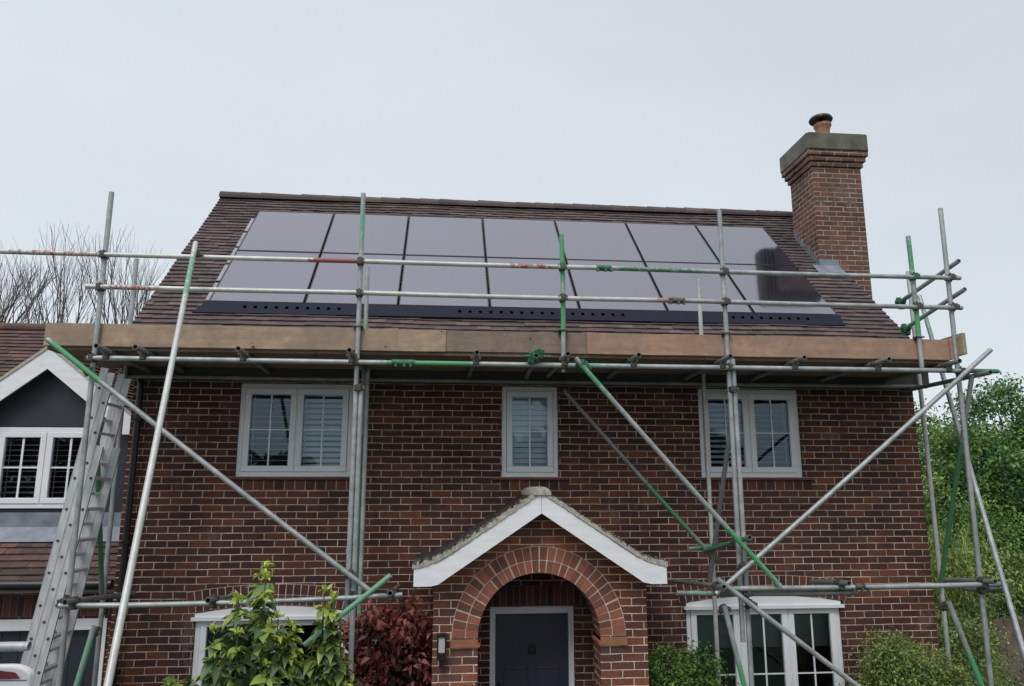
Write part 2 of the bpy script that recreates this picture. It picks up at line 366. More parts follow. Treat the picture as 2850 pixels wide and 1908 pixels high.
# ------------------------------------------------------------------ roof tiling
def tile_roof(mb, O, ux, us, L, S, gauge=.1, tw=.165, th=.014, jit=.004, wob=.006):
    O, ux, us = Vector(O), Vector(ux).normalized(), Vector(us).normalized()
    n = ux.cross(us).normalized()
    rows = int(math.ceil(S/gauge))
    for k in range(rows):
        s0 = k*gauge-.012; s1 = min((k+1)*gauge+.01, S)
        off = (k % 2)*tw/2; nx = int(L/tw)+2
        for i in range(nx):
            a = max(0, i*tw-off); b = min(L, (i+1)*tw-off)
            if b-a < .01: continue
            zj = random.uniform(-jit, jit); sj = random.uniform(-.004, .004)
            zz = th+zj+wob*math.sin(a*.9+k*.13)+wob*.6*math.sin(a*2.3+k*.31+1)
            p = [O+ux*(a+.001)+us*(s0+sj)+n*(zz+.008), O+ux*(b-.001)+us*(s0+sj)+n*(zz+.008+random.uniform(-.002, .002)),
                 O+ux*(b-.001)+us*s1+n*(zz-th-.004), O+ux*(a+.001)+us*s1+n*(zz-th-.004)]
            q = [v-n*.022 for v in p[:2]]+[p[2]-n*.006, p[3]-n*.006]
            mb.add(p+q, [(0,1,2,3),(4,5,1,0),(5,6,2,1),(7,4,0,3)])

# ------------------------------------------------------------------ HOUSE
HX0, HX1, HD = -4.10, 5.02, 5.66
house = thing('house', (.46, 2.8, 0), 'two storey dark red brick house with arched porch and solar panels on its roof', 'house')
T = math.tan(R(43.293)); CA, SA = math.cos(R(43.293)), math.sin(R(43.293))
PZ0 = 5.2168                       # panel plane z at y=-.2
def roofz(y): return PZ0-.082/CA-.005 + (y+.2)*T
RY = 2.815; RZ = roofz(RY)
opens = [(-2.945,-1.69,3.6,4.64),(-.005,.648,3.6,4.64),(2.325,3.555,3.6,4.64),(2.07,3.875,.9,2.2),(-3.25,-1.64,.9,2.16),(-.13,.81,0,2.2)]
def wall_front(mb, x0, x1, z0, z1, opens, y=0, depth=.12):
    xs = sorted({x0, x1, *[o[0] for o in opens], *[o[1] for o in opens]}); zs = sorted({z0, z1, *[o[2] for o in opens], *[o[3] for o in opens]})
    for a, b in zip(xs, xs[1:]):
        for c, d in zip(zs, zs[1:]):
            mx, mz = (a+b)/2, (c+d)/2
            if any(o[0] < mx < o[1] and o[2] < mz < o[3] for o in opens): continue
            mb.add([(a,y,c),(b,y,c),(b,y,d),(a,y,d)], [(0,1,2,3)])
    for a, b, c, d in opens:
        mb.add([(a,y,c),(a,y+depth,c),(a,y+depth,d),(a,y,d)], [(0,1,2,3)])
        mb.add([(b,y,c),(b,y,d),(b,y+depth,d),(b,y+depth,c)], [(0,1,2,3)])
        mb.add([(a,y,d),(a,y+depth,d),(b,y+depth,d),(b,y,d)], [(0,1,2,3)])
        mb.add([(a,y,c),(b,y,c),(b,y+depth,c),(a,y+depth,c)], [(0,1,2,3)])
w_ = MB(); EZ = 5.02
wall_front(w_, HX0, HX1, 0, EZ, opens)
gz = RZ-.12
w_.add([(HX0,0,0),(HX0,0,EZ),(HX0,RY,gz),(HX0,HD,EZ),(HX0,HD,0)], [(0,1,2,3,4)])
w_.add([(HX1,0,0),(HX1,HD,0),(HX1,HD,EZ),(HX1,RY,gz),(HX1,0,EZ)], [(0,1,2,3,4)])
w_.add([(HX0,HD,0),(HX0,HD,EZ),(HX1,HD,EZ),(HX1,HD,0)], [(0,1,2,3)])
w_.build('wall', brick, house)
# roof
VX0, VX1 = -4.18, 5.06
rf = MB()
Sl = (RY+.34)/CA
tile_roof(rf, (VX0, -.34, roofz(-.34)), (1,0,0), (0,CA,SA), VX1-VX0, Sl, th=.011, jit=.004, wob=.008)
tile_roof(rf, (VX1, 2*RY+.34, roofz(-.34)), (-1,0,0), (0,-CA,SA), VX1-VX0, Sl, gauge=.1)
for sg in (0, 1):       # deck under the tiles
    ys = (-.34, RY) if sg == 0 else (2*RY+.34, RY)
    za = roofz(-.34)-.012
    a = [(VX0+.01, ys[0], za), (VX1-.01, ys[0], za), (VX1-.01, ys[1], RZ-.012), (VX0+.01, ys[1], RZ-.012)]
    b_ = [(x_, y_, z_-.09) for x_, y_, z_ in a]
    rf.add(a+b_, [(0,1,2,3),(7,6,5,4),(0,4,5,1),(1,5,6,2),(3,2,6,7),(0,3,7,4)], 0, .1)
roof = rf.build('roof', tile_m, house)
rd = MB(); nx = 30
for i in range(nx):
    a = VX0+(VX1-VX0)*i/nx; b_ = VX0+(VX1-VX0)*(i+1)/nx+.008; r_ = .105+random.uniform(-.004, .004)
    vs = []
    for xx in (a, b_):
        rr = r_ if xx == a else r_-.008
        for j in range(9):
            th = R(-10)+R(200)*j/8; vs.append((xx, RY+rr*math.cos(th)*1.1, RZ-.02+rr*math.sin(th)))
    rd.add(vs, [(j, j+1, j+10, j+9) for j in range(8)]+[tuple(range(9))[::-1]])
rd.build('ridge_tile', tile_m, roof)
eb = MB(); eb.box(HX0-.02, HX1+.02, -.30, -.275, 4.655, 4.96); eb.box(HX0-.02, HX1+.02, -.275, -.001, 4.66, 4.675); eb.build('fascia', simple('dark_soffit', (.05, .045, .042), .6), house)
gt = MB(); gt.tube((VX0+.03, -.375, 4.97), (VX1-.03, -.375, 4.97), .055, hollow=False); gt.build('gutter', black, house)
dp = MB()
dp.tube((-3.97, -.37, 4.93), (-3.99, -.37, 4.84), .034, hollow=False); dp.tube((-3.99, -.37, 4.84), (-4.0, -.07, 4.62), .034, hollow=False); dp.tube((-4.0, -.07, 4.63), (-4.0, -.07, .1), .034, hollow=False)
for z in (4.2, 2.9, 1.6): dp.box(-4.05, -3.95, -.11, 0.004, z, z+.03)
dp.build('downpipe', black, house)
# chimney
cx0, cx1, cy0, cy1 = 4.745, 5.495, 1.43, 2.15
ch = MB(); ch.box(cx0, cx1, cy0, cy1, 0, 8.2)
for i, e_ in enumerate((.03, .06, .09)): ch.box(cx0-e_, cx1+e_, cy0-e_, cy1+e_, 8.2+i*.078, 8.2+(i+1)*.078-.004)
for i, e_ in enumerate((.022, .052, .082)): ch.box(cx0-e_, cx1+e_, cy0-e_, cy1+e_, 8.2+(i+1)*.078-.004, 8.2+(i+1)*.078)
chim = ch.build('chimney', brick_chim, house)
cp = MB(); k_ = .035
oc = [(cx0-.10+k_, cy0-.11), (cx1+.11-k_, cy0-.11), (cx1+.11, cy0-.11+k_), (cx1+.11, cy1+.11), (cx0-.10, cy1+.11), (cx0-.10, cy0-.11+k_)]
cp.add([(x_, y_, 8.434) for x_, y_ in oc]+[(x_, y_, 8.70) for x_, y_ in oc], [(5,4,3,2,1,0), (6,7,8,9,10,11)]+[(i, (i+1)%6, (i+1)%6+6, i+6) for i in range(6)])
lj = simple('lime_joint', (.5, .47, .42), .95, var=.45, scale=9)
for z_ in (7.652, 6.977): pc_ = MB(); pc_.box(cx0-.002, cx1+.002, cy0-.003, cy0+.01, z_-.008, z_+.006); pc_.build('pale_joint', lj, chim)
top = [(cx0-.06,cy0-.07,8.70),(cx1+.07,cy0-.07,8.70),(cx1+.07,cy1+.07,8.70),(cx0-.06,cy1+.07,8.70)]
ci = [(5.05+.2*a, 1.75+.2*b, 8.77) for a, b in ((-1,-1),(1,-1),(1,1),(-1,1))]
cp.add(top+ci, [(0,1,5,4),(1,2,6,5),(2,3,7,6),(3,0,4,7),(4,5,6,7)])
cp.build('cap', conc, chim, .012)
pt = MB(); pt.lathe((5.08, 1.65, 8.72), [(.10,0),(.10,.16),(.115,.22),(.13,.24),(.13,.275),(.10,.275),(.09,.1)]); pt.build('pot', clay, chim)
cw = MB(); cw.lathe((5.06, 1.65, 8.98), [(.05,.0),(.05,.05),(.03,.05),(.03,.085),(.165,.065),(.178,.09),(.155,.13),(.09,.16),(.0,.17)])
cw.build('cowl', black, chim)
lf = MB()
def stair_side():
    for k in range(8):
        y0 = cy0+k*.09; z_ = roofz(y0)
        lf.box(cx0-.006, cx0+.004, y0, y0+.0895, z_-.05, z_+.14+.03*(k % 2))
stair_side()
n_ = (0, -SA, CA)
for k in range(8):
    y0 = cy0+k*.09
lf.box(cx0-.008, 5.03, cy0-.008, cy0+.002, roofz(cy0)-.02, roofz(cy0)+.12)
lf.add([(cx0-.12,cy0-.16,roofz(cy0-.16)+.026),(5.03,cy0-.16,roofz(cy0-.16)+.026),(5.03,cy0,roofz(cy0)+.034),(cx0-.12,cy0,roofz(cy0)+.034)], [(0,1,2,3)])
lf.build('lead_flashing', lead, chim)

# ---------------- windows
def window(parent, name, x0, x1, z0, z1, n, bm=None, yoff=.13, y=0.02, hbars=(.5,), vbar=True, blind='slat', skipbars=(), head=False, bw=.012, rec=.55, tilt=(.3,), curtain=None, label=None):
    f = MB(); of = .052; d = .07
    def ring(mb, a, b, c, e, t, ya, yb):
        mb.box(a, b, ya, yb, c, c+t); mb.box(a, b, ya, yb, e-t, e)
        mb.box(a, a+t, ya, yb, c+t, e-t); mb.box(b-t, b, ya, yb, c+t, e-t)
    ring(f, x0+.002, x1-.002, z0+.002, z1-.002, of, y, y+d)
    W = (x1-x0-2*of)/n; panes = MB(); bars = MB(); cas = MB()
    for i in range(n):
        a = x0+of+i*W; b_ = a+W
        if i < n-1: f.box(b_-.012, b_+.012, y+.001, y+d, z0+of, z1-of)
        ring(cas, a+.006, b_-.006, z0+of+.004, z1-of-.004, .066, y-.013, y+.045)
        ga, gb, gc, gd = a+.072, b_-.072, z0+of+.07, z1-of-.07
        panes.add([(ga-.005,y+.02,gc-.005),(gb+.005,y+.02,gc-.005),(gb+.005,y+.02,gd+.005),(ga-.005,y+.02,gd+.005)], [(0,1,2,3)])
        if i in skipbars: continue
        if vbar: bars.box((ga+gb)/2-bw, (ga+gb)/2+bw, y+.010, y+.016, gc, gd)
        for h in hbars:
            zz = gc+(gd-gc)*h; bars.box(ga, gb, y+.0095, y+.0155, zz-bw*.8, zz+bw*.8)
    win = f.build(name, white, parent, .004)
    if label: win['label'] = label
    cas.build('casement', white, win, .006); panes.build('pane', glass, win)
    if bars.v: bars.build('glazing_bar', white, win)
    bl = MB(); yb = y+yoff
    if blind == 'slat':
        pit_ = .062; k = int((z1-z0-.1)/pit_)
        for i in range(n):
            a = x0+of+i*W+.02; b_ = a+W-.04
            for j in range(k):
                zz = z0+.06+j*pit_; t = tilt[i % len(tilt)]+random.uniform(-.05, .05)
                bl.obox(((a+b_)/2, yb, zz), ((b_-a)/2, 0, 0), (0, .031*math.cos(t), .031*math.sin(t)), (0, -.0012*math.sin(t), .0012*math.cos(t)), 0)
            for q in (.12, .88): bl.box(a+(b_-a)*q-.003, a+(b_-a)*q+.003, yb-.028, yb-.026, z0+.05, z1-.06)
        bl.build('blind', bm or blind_m, win)
    elif blind == 'roll':
        for i in range(n):
            a = x0+of+i*W+.03; b_ = a+W-.06
            bl.box(a, b_, yb, yb+.004, z1-.50, z1-.04)
            for j in range(4): bl.box(a, b_, yb-.012, yb-.001, z1-.16-j*.11, z1-.15-j*.11)
        bl.build('blind', roman, win)
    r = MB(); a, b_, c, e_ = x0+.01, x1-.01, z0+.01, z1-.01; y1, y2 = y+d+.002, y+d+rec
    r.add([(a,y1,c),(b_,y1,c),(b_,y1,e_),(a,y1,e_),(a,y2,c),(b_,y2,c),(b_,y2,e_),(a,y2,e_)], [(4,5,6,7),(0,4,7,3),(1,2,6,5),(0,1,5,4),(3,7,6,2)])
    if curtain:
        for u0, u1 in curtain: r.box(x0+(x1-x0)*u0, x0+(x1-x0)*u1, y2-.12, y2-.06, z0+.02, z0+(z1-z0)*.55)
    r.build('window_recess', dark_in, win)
    return win
def sill_row(win, x0, x1, z, y=0):
    mb = MB(); mb.box(x0-.12, x1+.12, y-.045, y+.02, z-.028, z-.003); mb.build('window_sill', tile_red, win, .003)
    m2 = MB(); m2.box(x0-.02, x1+.02, y-.002, y+.02, z-.140, z-.029); m2.build('sill_mortar', mortar_m, win)
    xx = x0-.02; b = MB()
    while xx < x1: b.box(xx+.004, xx+.108, y-.006, y-.003, z-.138, z-.032); xx += .112
    b.build('sill_course', brick_dark, win)
A = window(house, 'window', *opens[0], 2, bw=.008, tilt=(.15, .75), label='left upstairs window with pale slatted blinds')
B = window(house, 'window', *opens[1], 1, bw=.009, bm=simple('pale_blind', (.82, .88, .92), .5, var=.03), yoff=.08, tilt=(1.15,), label='narrow middle upstairs window with closed pale blind')
Cw = window(house, 'window', *opens[2], 2, bw=.008, tilt=(.5, .08), label='right upstairs window behind the scaffold tubes')
LR = window(house, 'window', 2.07, 3.875, .9, 2.2, 3, hbars=(.396,), bw=.009, blind='roll', label='three light ground floor window with white arched head', rec=.8)
LL = window(house, 'window', -3.25, -1.64, .9, 2.16, 2, hbars=(), vbar=False, blind=None, label='ground floor window behind the big leafed shrub', rec=.8)
for w__, o in zip((A, B, Cw), opens): sill_row(w__, o[0], o[1], o[2])
# segmental heads over ground floor windows: white board + two rings of bricks
def seg_head(x0, x1, z, rise, win):
    n = 24; b = MB(); pts = [(x0+(x1-x0)*i/n, z+.012+rise*(1-(2*i/n-1)**2)) for i in range(n+1)]
    b.prism([(x0, z-.03)]+pts+[(x1, z-.03)], -.02, .02); b.box(x0-.03, x1+.03, -.05, -.02, z-.055, z-.02); b.build('head_board', white, win)
    m_ = MB(); k = MB(); X0, X1 = x0-.07, x1+.07; nb = int((X1-X0)/.076)
    def P(u, h):
        x = X0+(X1-X0)*u; s = -8*rise*(u-.5)/(X1-X0)*(x1-x0)/(X1-X0)*1.6; L = math.hypot(1, s)
        return (x-h*s/L*.8, z+.018+rise*(1-(2*u-1)**2)+h/L)
    m_.prism([P(i/20, 0) for i in range(21)]+[P(1-i/20, .218) for i in range(21)], -.003, .03)
    for i in range(nb):
        for h0, h1 in ((.004, .104), (.112, .214)):
            u0, u1 = (i+.07)/nb, (i+.93)/nb
            k.prism([P(u0, h0), P(u1, h0), P(u1, h1), P(u0, h1)], -.008, .0)
    m_.build('arch_mortar', mortar_m, win); k.build('arch_brick', brick_dark, win)
seg_head(2.07, 3.875, 2.2, .07, LR); seg_head(-3.25, -1.64, 2.16, .07, LL)

# ---------------- front door
dr = MB(); dr.box(-.062, .744, .10, .145, .02, 2.11)
for a, b_ in ((.03, .30), (.38, .65)):
    for c_, d_ in ((1.15, 1.55), (.25, .95)):
        for q in ((a, b_, c_, c_+.02), (a, b_, d_-.02, d_), (a, a+.02, c_, d_), (b_-.02, b_, c_, d_)): dr.box(q[0], q[1], .092, .101, q[2], q[3])
door = dr.build('front_door', door_m, house, .004)
fr = MB(); fr.box(-.128, -.065, .07, .16, 0, 2.198); fr.box(.747, .808, .07, .16, 0, 2.198); fr.box(-.065, .747, .07, .16, 2.113, 2.198); fr.build('door_frame', white, door, .005)
kn = MB()
kn.box(.30, .385, .085, .10, 1.68, 1.80)
for i in range(12):
    a0, a1 = 2*math.pi*i/12, 2*math.pi*(i+1)/12
    kn.tube((.343+.035*math.cos(a0), .078, 1.725+.04*math.sin(a0)), (.343+.035*math.cos(a1), .078, 1.725+.04*math.sin(a1)), .007, 6, False)
kn.build('knocker', black, door)
hd = MB(); hd.tube((-.02, .05, 1.05), (-.02, .05, 1.40), .012, 8, False); hd.tube((-.02, .05, 1.06), (-.02, .10, 1.06), .01, 8, False); hd.tube((-.02, .05, 1.39), (-.02, .10, 1.39), .01, 8, False); hd.build('handle', black, door)

# ---------------- porch
PY = -.90; PCX = .30; AR = .605; AZ = 2.045
por = MB()
def under(x): return 3.27-abs(x-PCX)*.635
xs = [-.742, -.305]+[PCX-AR*math.cos(math.pi*i/40) for i in range(41)]+[.905, 1.381]
xs = sorted(set(round(v, 4) for v in xs))
def arch_z(x): d = AR*AR-(x-PCX)**2; return AZ+math.sqrt(d) if d > 1e-9 else AZ
xs = sorted(set(xs+[PCX]))
for a, b_ in zip(xs, xs[1:]):
    mid = (a+b_)/2
    for yy, inv in ((PY, 0), (PY+.33, 1)):
        if abs(mid-PCX) < AR: q = [(a,yy,arch_z(a)),(b_,yy,arch_z(b_)),(b_,yy,under(b_)),(a,yy,under(a))]
        else: q = [(a,yy,0),(b_,yy,0),(b_,yy,under(b_)),(a,yy,under(a))]
        por.add(q, [(0,1,2,3) if not inv else (3,2,1,0)])
    if abs(mid-PCX) < AR:
        por.add([(a,PY,arch_z(a)),(a,PY+.33,arch_z(a)),(b_,PY+.33,arch_z(b_)),(b_,PY,arch_z(b_))], [(0,1,2,3)])
for xx in (PCX-AR, PCX+AR): por.add([(xx,PY,0),(xx,PY+.33,0),(xx,PY+.33,AZ),(xx,PY,AZ)], [(0,1,2,3)])
for xo, xi in ((-.742, -.52), (1.381, 1.16)):
    for xx in (xo, xi):
        por.add([(xx,PY if xx == xo else PY+.33,0),(xx,-.001,0),(xx,-.001,under(xx)),(xx,PY if xx == xo else PY+.33,under(xx))], [(0,1,2,3)])
porch = por.build('porch', brick_porch, house)
am = MB(); ab = MB()
def ringpoly(r0, r1, a0, a1, k): 
    return [(PCX+r0*math.cos(a0+(a1-a0)*i/k), AZ+r0*math.sin(a0+(a1-a0)*i/k)) for i in range(k+1)]+[(PCX+r1*math.cos(a1-(a1-a0)*i/k), AZ+r1*math.sin(a1-(a1-a0)*i/k)) for i in range(k+1)]
for i in range(20):
    a0, a1 = math.pi*i/20, math.pi*(i+1)/20
    am.prism(ringpoly(AR+.001, .862, a0, a1, 3), PY-.004, PY+.002)
for r0, r1, nb in ((AR-.001, .722, 30), (.732, .856, 30)):
    for i in range(nb):
        a0 = math.pi*(i+.075)/nb; a1 = math.pi*(i+.925)/nb; j = random.uniform(-.006, .006)
        ab.prism(ringpoly(r0, r1, a0+j, a1+j, 1), PY-.011+random.uniform(-.002, .002), PY-.003 if r0 > .7 else PY+.10)
am.build('arch_mortar', mortar_m, porch); ab.build('arch_brick', brick_piece, porch, .002)
for s, (a, b_) in enumerate(((-.575, -.285), (.885, 1.175))):
    im = MB(); d_ = .02
    im.box(a, b_, PY-.028, PY+.33, AZ-.085, AZ-.049)
    im.box(a+(d_ if s == 1 else 0), b_-(d_ if s == 0 else 0), PY-.016, PY+.328, AZ-.049, AZ-.014)
    im.build('impost_tile', terra, porch, .003)
# barge boards with bell-cast foot
def prof(t):   # t 0..1 from apex to foot ; returns dx, z of the top edge
    dx = 1.225*t; z = 3.425-.655*dx*1.0
    if t > .72: z += .10*((t-.72)/.28)**1.8
    return dx, z
bb = MB()
for sg in (-1, 1):
    K = 16; up = []; lo = []
    for i in range(K+1):
        dx, z = prof(i/K); up.append((PCX-.005+sg*dx, z))
        dx2 = dx; lo.append((PCX-.005+sg*dx2, min(3.235-.66*dx, z-.1)))
    lo = [(x_, max(z_, up[-1][1]-.16)) for x_, z_ in lo]
    for i in range(K):
        bb.prism([up[i], up[i+1], lo[i+1], lo[i]], -1.175, -1.15)
bb.box(PCX-.0065, PCX-.0035, -1.1765, -1.174, 3.24, 3.42, 1); bb.build('barge_board', [barge_m, coup], porch)
vm = MB(); tm = MB(); cap = MB()
for sg in (-1, 1):
    K = 60
    pr = []
    for i in range(K+1):
        dx, z = prof(i/K); pr.append((PCX-.005+sg*dx*1.012, z))
    for i in range(K):   # rough pointed verge
        (xa, za), (xb, zb) = pr[i], pr[i+1]; h = random.uniform(.034, .056)
        vm.prism([(xa, za+.001), (xb, zb+.001), (xb, zb+h*.95), (xa, za+h)], -1.187+random.uniform(-.006, .006), -1.06)
    for i in range(24):   # tile courses, stepped, showing above the verge
        t0, t1 = i/24, (i+1.15)/24; (d0, z0), (d1, z1) = prof(t0), prof(min(1.015, t1))
        nseg = 7
        for q in range(nseg):
            y0 = -1.17+1.17*q/nseg; y1 = -1.17+1.17*(q+1)/nseg-.004; j = random.uniform(0, .008)
            xa, xb = PCX+sg*d0*1.012, PCX+sg*d1*1.012
            P = [(xa,y0,z0+.030+j),(xb,y0,z1+.040+j),(xb,y1,z1+.040+j),(xa,y1,z0+.030+j)]
            Q = [(x_, y_, z_-.03) for x_, y_, z_ in P]
            fs = [(0,1,2,3),(7,6,5,4),(0,4,5,1),(1,5,6,2),(2,6,7,3),(3,7,4,0)]
            tm.add(P+Q, fs if sg < 0 else [f[::-1] for f in fs])
    K2 = 12
    for i in range(K2):  # soffit boards
        (d0, z0), (d1, z1) = prof(i/K2), prof((i+1)/K2)
        P = [(PCX+sg*d0, -1.149, z0-.03), (PCX+sg*d1, -1.149, z1-.03), (PCX+sg*d1, -.002, z1-.03), (PCX+sg*d0, -.002, z0-.03)]
        Q = [(x_, y_, z_+.026) for x_, y_, z_ in P]
        vm.add(P+Q, [(0,1,2,3),(7,6,5,4),(0,4,5,1),(1,5,6,2),(2,6,7,3),(3,7,4,0)])
# moss tufts along the verge
for i in range(260):
    t = random.random()**.8; sg = random.choice((-1, 1)); dx, z = prof(t); y_ = random.uniform(-1.19, -1.0)
    c0 = Vector((PCX+sg*dx*1.012, y_, z+.05)); 
    for q in range(2):
        a = Vector((random.uniform(-1, 1), random.uniform(-1, 1), random.uniform(.0, 1.2)))*random.uniform(.008, .024)
        b2 = Vector((random.uniform(-1, 1), random.uniform(-1, 1), random.uniform(-.2, .6)))*.016
        tm.add([c0-b2, c0+b2, c0+a+b2*.3, c0+a-b2*.5], [(0,1,2,3)], 1)
vm.build('verge_mortar', offw, porch); tm.build('porch_roof', [tile_dk, simple('moss', (.28, .27, .19), .95, var=.35, scale=30)], porch)
for i in range(5):
    y0 = -1.20+i*.24; r0 = .088+.004*(i % 2)
    vs = [(PCX+r0*math.cos(R(-5)+R(190)*j/10), yy, 3.415+r0*.85*math.sin(R(-5)+R(190)*j/10)) for yy in (y0, y0+.245) for j in range(11)]
    cap.add(vs, [(j, j+11, j+12, j+1) for j in range(10)]+[tuple(range(11))])
cap.build('ridge_tile', offw, porch)
sm_ = MB(); sm_.box(-.41, 1.09, -.002, .02, 2.201, 2.424); sm_.build('soldier_mortar', simple('dark_mortar', (.25, .2, .17), .95), house)
sc = MB(); xx = -.40
while xx < 1.08: sc.box(xx+.005, xx+.070, -.006, -.003, 2.205, 2.42); xx += .075
sc.build('soldier_course', brick_dark, house)
lp = MB(); lp.box(-.70, -.61, PY-.012, PY+.002, 1.86, 2.10); lp.box(-.695, -.615, PY-.10, PY-.012, 1.87, 1.93); lp.box(-.70, -.61, PY-.105, PY-.012, 2.075, 2.10)
for a in (-.695, -.623): lp.box(a, a+.008, PY-.10, PY-.092, 1.93, 2.075)
lp.box(-.675, -.635, PY-.08, PY-.02, 1.80, 1.87)
lamp = lp.build('wall_lamp', black, house); lg = MB(); lg.box(-.686, -.624, PY-.088, PY-.02, 1.932, 2.073); lg.build('lamp_glass', simple('frosted_glass', (.5, .5, .5), .3, var=.04), lamp)

# ------------------------------------------------------------------ garage wing (left)
wing = thing('garage_wing', (-7, 2, 0), 'lower brick wing at the left with tiled roof and a white gabled dormer', 'building')
WY = .55; TW = .93
def wz(y): return 2.48+(y-.30)*TW
ww = MB(); wall_front(ww, -11, HX0-.085, 0, 2.42, [(-9.0, -4.35, 0, 2.06)], WY, .15)
ww.build('wall', brick, wing)
wr = MB(); cw_ = 1/math.hypot(1, TW)
# split around the dormer opening: below it, left of it, right of it, above it (valleys sit on the main plane)
S_all = (4.19-.30)/cw_
tile_roof(wr, (-11, .30, wz(.30)), (1,0,0), (0,cw_,TW*cw_), 11-4.12, S_all, wob=.006)
tile_roof(wr, (HX0-.02, 8.08, wz(.30)), (-1,0,0), (0,-cw_,TW*cw_), 11-4.12, S_all)
wr.add([(-11,.30,wz(.3)-.03),(HX0-.02,.30,wz(.3)-.03),(HX0-.02,4.19,wz(4.19)-.03),(-11,4.19,wz(4.19)-.03)], [(0,1,2,3)])
wr.build('roof', tile_m2, wing)
rg = MB()
for i in range(22):
    a = -11+.315*i; rg.add([(xx, 4.19+.11*math.cos(R(200)*j/8-R(10)), wz(4.19)-.04+.10*math.sin(R(200)*j/8-R(10))) for xx in (a, a+.32) for j in range(9)], [(j, j+1, j+10, j+9) for j in range(8)])
rg.build('ridge_tile', tile_m2, wing)
gg = MB(); gg.tube((-11, .24, 2.455), (HX0-.12, .24, 2.455), .055, 12, False); gg.build('gutter', black, wing)
sf = MB(); sf.box(-11, HX0-.09, .27, .30, 2.37, 2.47); sf.box(-11, HX0-.09, .30, WY-.001, 2.37, 2.385); sf.build('fascia', simple('grey_fascia', (.30, .29, .27), .6), wing)
so_ = MB(); so_.box(-9.0, -4.33, WY-.003, WY+.01, 2.086, 2.304); so_.build('soldier_mortar', simple('grey_mortar', (.3, .25, .21), .95), wing)
so_ = MB(); xx = -9.0
while xx < -4.34: so_.box(xx+.005, xx+.070, WY-.008, WY-.004, 2.09, 2.30); xx += .075
so_.build('soldier_course', brick_dark, wing)
gd = MB(); gd.box(-9.0, -4.35, WY-.02, WY+.09, 1.94, 2.058); gd.box(-4.40, -4.351, WY-.02, WY+.09, 0, 1.94); gd.box(-9.0, -8.95, WY-.02, WY+.09, 0, 1.94); gd.box(-6.72, -6.62, WY-.02, WY+.09, 0, 1.94); gd.build('door_frame', white, wing, .004)
gp = MB(); gp.box(-8.95, -6.72, WY+.05, WY+.08, 0, 1.94); gp.box(-6.62, -4.40, WY+.05, WY+.08, 0, 1.94)
for x_ in np.arange(-8.9, -4.5, .18): gp.box(x_, x_+.012, WY+.044, WY+.051, .05, 1.9)
gp.build('garage_door', simple('garage_door_blue', (.030, .038, .052), .4), wing)
# dormer
DY = .85; DCX = -5.36
df = MB(); DX0, DX1 = DCX-.93, DCX+.93
df.box(DX0, DCX-.60, DY, DY+.03, 2.97, 4.2); df.box(DCX+.60, DX1, DY, DY+.03, 2.97, 4.2); df.box(DCX-.60, DCX+.60, DY, DY+.03, 2.97, 3.24)
df.prism([(DX0, 4.2), (DX1, 4.2), (DX1, 4.33), (DCX, 5.06), (DX0, 4.33)], DY, DY+.03)
for xx in (DX0, DX1): df.add([(xx, DY, 2.9), (xx, DY+2.2, 2.9+2.2*TW), (xx, DY+2.2, 4.3), (xx, DY, 4.3)], [(0,1,2,3)])
dorm = df.build('dormer', slate_g, wing)
ld = MB(); ld.box(DX0-.02, DX1+.02, DY-.015, DY-.002, 2.97, 3.20)
ld.add([(DX0-.1, DY-.16, wz(DY-.16)+.035), (DX1+.1, DY-.16, wz(DY-.16)+.035), (DX1+.1, DY-.01, wz(DY)+.05), (DX0-.1, DY-.01, wz(DY)+.05)], [(0,1,2,3)])
for q in (-.55, .25): ld.box(DCX+q, DCX+q+.012, DY-.02, DY-.014, 2.97, 3.2)
ld.build('lead_apron', lead, dorm)
window(dorm, 'window', DCX-.58, DCX+.60, 3.245, 4.19, 2, y=DY-.03, tilt=(.2, .1), rec=.5, curtain=[(.30, .45), (.72, .88)])
db = MB()
for sg in (-1, 1):
    top_ = [(DCX, 5.12), (DCX+sg*1.02, 5.12-.80*1.02)]
    db.prism([(DCX, 5.12), (DCX+sg*1.03, 5.12-.80*1.03), (DCX+sg*1.03, 4.10), (DCX+sg*.86, 4.10), (DCX+sg*.86, 4.87-.80*.86), (DCX, 4.87)], DY-.20, DY-.175)
    db.add([(DCX, DY-.175, 4.98), (DCX+sg*1.0, DY-.175, 4.98-.8), (DCX+sg*1.0, DY, 4.98-.8), (DCX, DY, 4.98)], [(0,1,2,3)])
db.build('barge_board', barge_m, dorm)
dt = MB(); dv = MB()
for sg in (-1, 1):
    S_ = 1.06*math.hypot(1, .8); ca = 1/math.hypot(1, .8)
    if sg > 0: tile_roof(dt, (DCX+1.06, DY-.2, 5.15-.8*1.06), (0,1,0), (-ca,0,.8*ca), 3.3, S_)
    else: tile_roof(dt, (DCX-1.06, DY+3.1, 5.15-.8*1.06), (0,-1,0), (ca,0,.8*ca), 3.3, S_)
    dv.prism([(DCX, 5.122), (DCX+sg*1.05, 5.122-.84), (DCX+sg*1.05, 5.122-.84+.04), (DCX, 5.165)], DY-.212, DY-.05)
dt.build('dormer_roof', tile_m2, dorm); dv.build('verge_mortar', offw, dorm)

